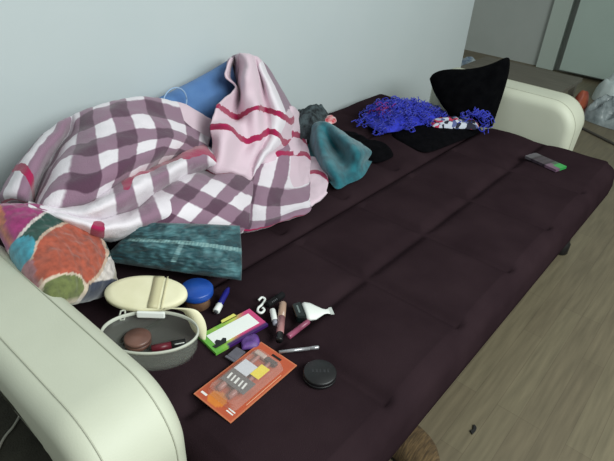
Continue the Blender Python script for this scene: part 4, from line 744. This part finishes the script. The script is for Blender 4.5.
# ---------------- orange blister pack of razors
t = thing('razor_pack', 'orange blister pack holding two disposable razors', 'pack', (0.532, 0.552, ZM))
FO = frame((0.5243, 0.5433, ZM), (0.1915, 0.0045, 0)) @ Matrix.Scale(0.965, 4)
def orange(s, u):
    x, y = (s - .5) * 0.2, (u - .5) * 0.107
    if min(s, 1 - s) < 0.018 or min(u, 1 - u) < 0.03: return (204, 122, 84)
    if math.hypot((x + 0.077) / 0.018, (y - 0.008) / 0.022) < 1: return (214, 124, 44)
    return (184, 82, 50)
quadcol('backing_card', FO, 0.200, 0.107, 0.002, orange, M_print, t, 50, 28)
M_slot = mat('dark_slot', (18, 16, 16), rough=0.9)
prism('hang_slot', [(0.084, -0.018), (0.090, -0.018), (0.090, 0.008), (0.084, 0.008)], 0.0006, M_slot, t, FO, z0=0.002)
def bl(n):
    out = []
    for (hx, hy, z) in ((0.078, 0.041, 0.0022), (0.074, 0.037, 0.016), (0.070, 0.033, 0.0185)):
        r = 0.012
        out.append([(cx_ + sx_ * 0 + (hx - r) * sx_ + r * math.cos(an), (hy - r) * sy_ + r * math.sin(an), z) for sx_, sy_, a0 in ((1, 1, 0), (-1, 1, 90), (-1, -1, 180), (1, -1, 270)) for an in [math.radians(a0 + 90 * q / 5) for q in range(6)] for cx_ in (-0.002,)])
    return out
R_ = bl(0); vs = [FO @ Vector(p) for r in R_ for p in r]; nn_ = len(R_[0]); fs = [(r * nn_ + k, r * nn_ + (k + 1) % nn_, (r + 1) * nn_ + (k + 1) % nn_, (r + 1) * nn_ + k) for r in range(2) for k in range(nn_)] + [tuple(2 * nn_ + k for k in range(nn_))]
part('blister', vs, fs, mat('clear_blister', (225, 215, 210), rough=0.12, alpha=0.16), t, smooth=False)
M_hand = mat('pink_brown_handle', (146, 92, 86), (160, 104, 96), 0.4, 50); M_head = mat('dark_brown_head', (66, 44, 42), rough=0.4); M_clearh = mat('pale_head_guard', (186, 160, 150), rough=0.3)
for y0, hm in ((0.021, M_clearh), (-0.010, M_head)):
    hz = tube('razor_handle', [FO @ Vector(p) for p in ((-0.063, y0, 0.0085), (-0.050, y0, 0.0085), (-0.02, y0, 0.008), (0.02, y0, 0.008), (0.052, y0, 0.009), (0.062, y0, 0.010))], [0.0055, 0.0065, 0.005, 0.0045, 0.004, 0.0035], M_hand, t, 10)
    box('razor_head', (0.058, 0.070, y0 - 0.0145, y0 + 0.0145, 0.005, 0.014), hm, hz, 0.002, FO)
prism('silver_label', [(-0.005, -0.002), (0.030, -0.002), (0.030, 0.034), (-0.005, 0.034)], 0.0010, mat('pale_silver_label', (206, 206, 214), rough=0.4), t, FO, z0=0.0138)
prism('yellow_label', [(0.006, -0.026), (0.042, -0.026), (0.042, -0.0025), (0.006, -0.0025)], 0.0010, mat('yellow_label', (236, 212, 30), rough=0.4), t, FO, z0=0.0138)
gl = prism('grey_label', [(-0.043, -0.031), (-0.006, -0.031), (-0.006, 0.034), (-0.043, 0.034)], 0.0010, mat('dark_grey_label', (92, 84, 84), rough=0.5), t, FO, z0=0.0138)
M_ink = mat('white_ink', (232, 228, 224), rough=0.6)
yk = 0.026                                         # bold slanted white letters, too blurred to read
for w in (0.007, 0.006, 0.008, 0.006, 0.007):
    prism('letter', [(-0.034, yk), (-0.017, yk + 0.003), (-0.017, yk + 0.003 - w * 0.62), (-0.034, yk - w * 0.62)], 0.0005, M_ink, gl, FO, z0=0.0149); yk -= w * 1.2 + 0.0025
for x in (-0.086, -0.080):
    prism('small_print', [(x, -0.044), (x + 0.003, -0.044), (x + 0.003, -0.026), (x, -0.026)], 0.0004, M_ink, t, FO, z0=0.0021)
prism('small_print', [(-0.05, -0.0475), (0.055, -0.0475), (0.055, -0.046), (-0.05, -0.046)], 0.0004, mat('pale_orange_ink', (226, 168, 132), rough=0.6), t, FO, z0=0.0021)
prism('small_print', [(-0.088, 0.030), (-0.083, 0.030), (-0.083, 0.046), (-0.088, 0.046)], 0.0004, M_ink, t, FO, z0=0.0021)

# ---------------- small cosmetics
t = thing('mascara_tube', 'small black mascara tube lying behind the white vial', 'tube', (0.74, 0.665, ZM))
Mx, ln = rodframe((0.712, 0.668, ZM + 0.0085), (0.768, 0.668, ZM + 0.0085))
lathe('mascara_body', [(0, 0), (0.007, 0), (0.0082, 0.002), (0.0082, 0.030)], mat('matt_black_tube', (12, 12, 14), rough=0.75, spec=0.2), t, Mx); lathe('mascara_cap', [(0.0086, 0.0302), (0.0086, ln - 0.002), (0.007, ln), (0, ln)], mat('soft_black_cap', (16, 16, 19), rough=0.8, spec=0.2), t, Mx)
for k in range(4):
    tube('grey_mark', [(0.722 + k * 0.005, 0.6632, ZM + 0.0162), (0.7235 + k * 0.005, 0.6605, ZM + 0.0146)], 0.0009, mat('grey_ink', (110, 112, 116), rough=0.6), t, 5)
tag(tube('hair_clip', spline([(0.714, 0.699, ZM + .004), (0.727, 0.701, ZM + .004), (0.727, 0.690, ZM + .004), (0.708, 0.682, ZM + .004), (0.694, 0.680, ZM + .004), (0.684, 0.672, ZM + .004), (0.686, 0.662, ZM + .004), (0.698, 0.664, ZM + .004), (0.701, 0.673, ZM + .004)], 4), 0.003, M_white, None, 8), 'small white curled hair clip beside the pink end of the bright pack', 'hair clip')
t = thing('sample_vial', 'tiny white capped sample vial between the bright pack and the lip gloss', 'vial', (0.69, 0.627, ZM))
Mx, ln = rodframe((0.6775, 0.608, ZM + 0.0075), (0.7085, 0.648, ZM + 0.0075))
lathe('vial_cap', [(0.0065, 0.013), (0.0072, 0.015), (0.0072, ln - 0.002), (0.006, ln), (0, ln)], M_white, t, Mx); lathe('vial_body', [(0, 0), (0.005, 0), (0.0063, 0.001), (0.0063, 0.0128)], mat('grey_vial', (150, 148, 160), rough=0.3), t, Mx)
t = thing('lip_gloss', 'tan and pink lip gloss tube with black cap, left of the pink lipstick', 'lip gloss', (0.695, 0.60, ZM))
Mx, ln = rodframe((0.644, 0.566, ZM + 0.009), (0.742, 0.645, ZM + 0.009))
lathe('gloss_cap', [(0, 0), (0.008, 0), (0.0082, 0.002), (0.0082, 0.022), (0.008, 0.0225)], M_black, t, Mx)
lathe('gloss_body', [(0.008, 0.0226), (0.0088, 0.025), (0.0088, 0.075)], mat('dusky_pink_gloss', (150, 98, 104), (164, 116, 116), 0.25, 40), t, Mx)
lathe('gloss_end', [(0.0088, 0.0752), (0.0088, ln - 0.003), (0.008, ln), (0, ln)], mat('tan_gloss', (164, 134, 116), rough=0.25), t, Mx)
t = thing('lipstick', 'slim dusky pink lipstick lying slanted right of the lip gloss', 'lipstick', (0.70, 0.56, ZM))
Mx, ln = rodframe((0.668, 0.561, ZM + 0.0068), (0.738, 0.5615, ZM + 0.0068))
lathe('lipstick_case', [(0, 0), (0.0062, 0), (0.0068, 0.0015), (0.0068, 0.033)], mat('pink_plastic', (144, 72, 98), (152, 80, 106), 0.35, 30), t, Mx); lathe('lipstick_cap', [(0.0065, 0.0333), (0.0065, ln - 0.003), (0.006, ln), (0, ln)], mat('pink_plastic_cap', (136, 68, 92), rough=0.35), t, Mx)
t = thing('cream_tube', 'squeezed white cream tube with a broad black cap', 'tube', (0.78, 0.59, ZM))
FT = frame((0.738, 0.598, ZM), (0.068, -0.047, 0))
cs_ = [(0.018, 0.028, 0.020), (0.026, 0.031, 0.021), (0.040, 0.029, 0.016), (0.052, 0.020, 0.011), (0.066, 0.0095, 0.006), (0.074, 0.0075, 0.0035), (0.082, 0.0105, 0.002)]
vs = []; fs = []
for x, w, h in cs_:
    for k in range(16):
        an = 2 * PI * k / 16; vs.append(FT @ Vector((x, w * math.copysign(abs(math.cos(an)) ** 0.7, math.cos(an)), h / 2 * (1 + math.sin(an)) + 0.0008)))
for i in range(len(cs_) - 1):
    for k in range(16): fs.append((i * 16 + k, i * 16 + (k + 1) % 16, (i + 1) * 16 + (k + 1) % 16, (i + 1) * 16 + k))
fs += [tuple(range(16)), tuple(96 + k for k in range(16))]
part('tube_body', vs, fs, M_white, t)
cp = prism('tube_cap', [(-0.006, -0.024), (0.0175, -0.030), (0.0175, 0.030), (-0.006, 0.024)], 0.021, mat('glossy_black_cap', (16, 24, 24), rough=0.12), t, FT, 0.004)
prism('cap_glint', [(0.002, -0.012), (0.006, -0.012), (0.006, 0.014), (0.002, 0.014)], 0.0005, mat('cap_glint_grey', (104, 116, 114), rough=0.3), cp, FT, z0=0.0211)  # pale greenish glint painted as a strip on the black cap
prism('tail_crimp', [(0.0815, -0.0115), (0.090, -0.0125), (0.090, 0.0125), (0.0815, 0.0115)], 0.0022, mat('pale_grey_crimp', (188, 192, 188), rough=0.4), t, FT, z0=0.0008)
t = thing('eye_pencil', 'thin silver eye pencil pointing out from under the orange pack', 'pencil', (0.66, 0.53, ZM))
Mx, ln = rodframe((0.622, 0.546, ZM + 0.0042), (0.693, 0.493, ZM + 0.0042))
lathe('pencil_barrel', [(0.0038, 0), (0.0038, ln - 0.02), (0, ln - 0.02)], M_silver, t, Mx, 12); lathe('pencil_cap', [(0.0042, ln - 0.0198), (0.0042, ln - 0.001), (0.003, ln), (0, ln)], M_silver, t, Mx, 12)
t = thing('black_compact', 'round black powder compact lying alone near the orange pack', 'compact', (0.636, 0.443, ZM))
FD = Matrix.Translation((0.631, 0.440, ZM)) @ Matrix.Diagonal((0.92, 0.92, 0.85, 1))
M_dk = mat('black_compact_plastic', (17, 16, 18), (22, 21, 23), 0.45, 50)
lathe('compact_base', [(0, 0), (0.034, 0), (0.0375, 0.003), (0.0375, 0.010)], M_dk, t, FD, 36); dl = lathe('compact_lid', [(0.0368, 0.0102), (0.0375, 0.0106), (0.0375, 0.018), (0.035, 0.0205), (0.0, 0.0212)], M_dk, t, FD, 36)
M_em = mat('embossed_grey', (40, 39, 42), rough=0.4)
for k, w in enumerate((0.004, 0.005, 0.003, 0.005, 0.004)):
    x = -0.018 + k * 0.0085; FE = FD @ Matrix.Rotation(math.radians(-48), 4, 'Z')
    prism('embossed_mark', [(x, -0.004), (x + w, -0.004), (x + w, 0.005), (x, 0.005)], 0.0006, M_em, dl, FE, z0=0.0208)

# ---------------- by the far armrest and on the floor
t = thing('low_table', 'low grey-brown wooden table behind the far armrest', 'table', (3.95, 1.35, 0))
M_oak = mat('grey_brown_wood', (92, 88, 78), (110, 105, 94), 0.6, 5, 0.1, 40, stretch=(14, 1, 6))
TX0, TX1, TY0, TY1, TH = 3.72, 4.42, 0.955, 1.73, 0.22
box('table_top', (TX0, TX1, TY0, TY1, TH - 0.03, TH), M_oak, t, 0.003)
for x in (TX0 + 0.02, TX1 - 0.06):
    for y in (TY0 + 0.02, TY1 - 0.06): box('leg', (x, x + 0.04, y, y + 0.04, 0, TH - 0.0305), M_oak, t, 0.003)
box('apron', (TX0 + 0.03, TX0 + 0.05, TY0 + 0.065, TY1 - 0.065, TH - 0.11, TH - 0.031), M_oak, t)
M_bag = mat('grey_clear_plastic', (124, 134, 138), (172, 182, 184), 0.25, 14, 0.6, 40, alpha=0.75)
garment('plastic_bag', 'crumpled grey clear plastic bag on the floor past the sofa end', 'bag',
        [(4.10, 0.45), (4.12, 0.70), (4.20, 0.84), (4.34, 0.80), (4.46, 0.66), (4.48, 0.45), (4.40, 0.28), (4.18, 0.28)], 0.17, M_bag, z0=0.003, seed=21, fscale=13, famp=0.9, ns=9, rings=24)
M_bagw = mat('white_plastic_film', (186, 200, 200), (206, 216, 214), 0.4, 8, 0.4, 30)
garment('carrier_bag', 'pale white carrier bag slumped against the door behind the grey plastic bag', 'bag',
        [(4.62, 0.52), (4.66, 0.82), (4.80, 0.93), (5.02, 0.90), (5.1, 0.6), (4.98, 0.40), (4.72, 0.38)], 0.24, M_bagw, z0=0.003, seed=22, fscale=9, famp=0.8, ns=9, rings=24)
garment('cloth_bundle', 'small pale blue and white bundle behind the wall corner by the low table', 'bundle',
        [(4.50, 1.90), (4.52, 2.05), (4.62, 2.10), (4.74, 2.02), (4.74, 1.88), (4.62, 1.83)], 0.14, mat('pale_blue_white_cloth', (92, 112, 136), (170, 182, 186), 0.8, 16, 0.2, 60), z0=0.003, seed=41, fscale=12)
M_org = mat('orange_red_wrap', (130, 50, 40), (170, 88, 62), 0.5, 12, 0.3, 40)
garment('snack_bag', 'orange-red packet lying beside the low table end', 'packet',
        [(4.16, 0.86), (4.17, 0.925), (4.26, 0.94), (4.36, 0.93), (4.37, 0.87), (4.28, 0.83)], 0.20, M_org, z0=0.003, seed=23, fscale=12)
struct(box('trim_2', (-0.30, 0.30, -0.012, 0.012, 0.0, 0.012), mat('dark_floor_strip', (58, 52, 46), rough=0.6), None, 0.003, frame((3.86, 0.60, 0.0), (0.50, 0.87, 0))))
tag(tube('cable', spline([(0.10, 1.02, 0.0105), (0.194, 1.124, 0.0105), (0.242, 1.154, 0.0105), (0.276, 1.185, 0.0105), (0.289, 1.215, 0.0105), (0.29, 1.30, 0.0105), (0.26, 1.42, 0.0105)], 6), 0.0035, mat('pale_cable', (170, 168, 156), rough=0.5), None, 8), 'thin pale cable on the floor beside the near armrest', 'cable')
M_straw = mat('brown_straw', (66, 50, 30), (106, 84, 54), 0.9, 30, 0.6, 120, stretch=(1, 8, 1))
tag(box('floor_shade_sheet', (-0.55, 0.34, 0.62, 1.46, 0.0, 0.006), mat('dark_brown_shade', (50, 48, 40), (60, 58, 49), 0.95, 18, 0.4, 200)), 'dark grey-brown sheet standing in for the floor shade beside the near armrest', 'mat')  # dark sheet added on the floor for the sofa's shade
t = thing('straw_slipper', 'brown streaked slipper peeking out from under the sofa front', 'slipper', (0.92, 0.33, 0))
o_ = [(0.855, 0.29), (0.885, 0.245), (0.93, 0.235), (0.965, 0.265), (0.985, 0.33), (0.99, 0.42), (0.96, 0.50), (0.91, 0.51), (0.88, 0.44), (0.865, 0.36)]
heap('upper', o_, 0.075, M_straw, t, z0=0.014, seed=31, fscale=10, famp=0.15)
prism('sole', o_, 0.0115, M_black, t, bw=0.003)
garment('lint_scrap', 'tiny dark scrap of lint on the floor planks in front of the sofa', 'scrap', [(1.085, 0.212), (1.092, 0.222), (1.102, 0.218), (1.12, 0.224), (1.116, 0.213), (1.103, 0.21)], 0.004, M_frame, z0=0.002, seed=33, fscale=60)
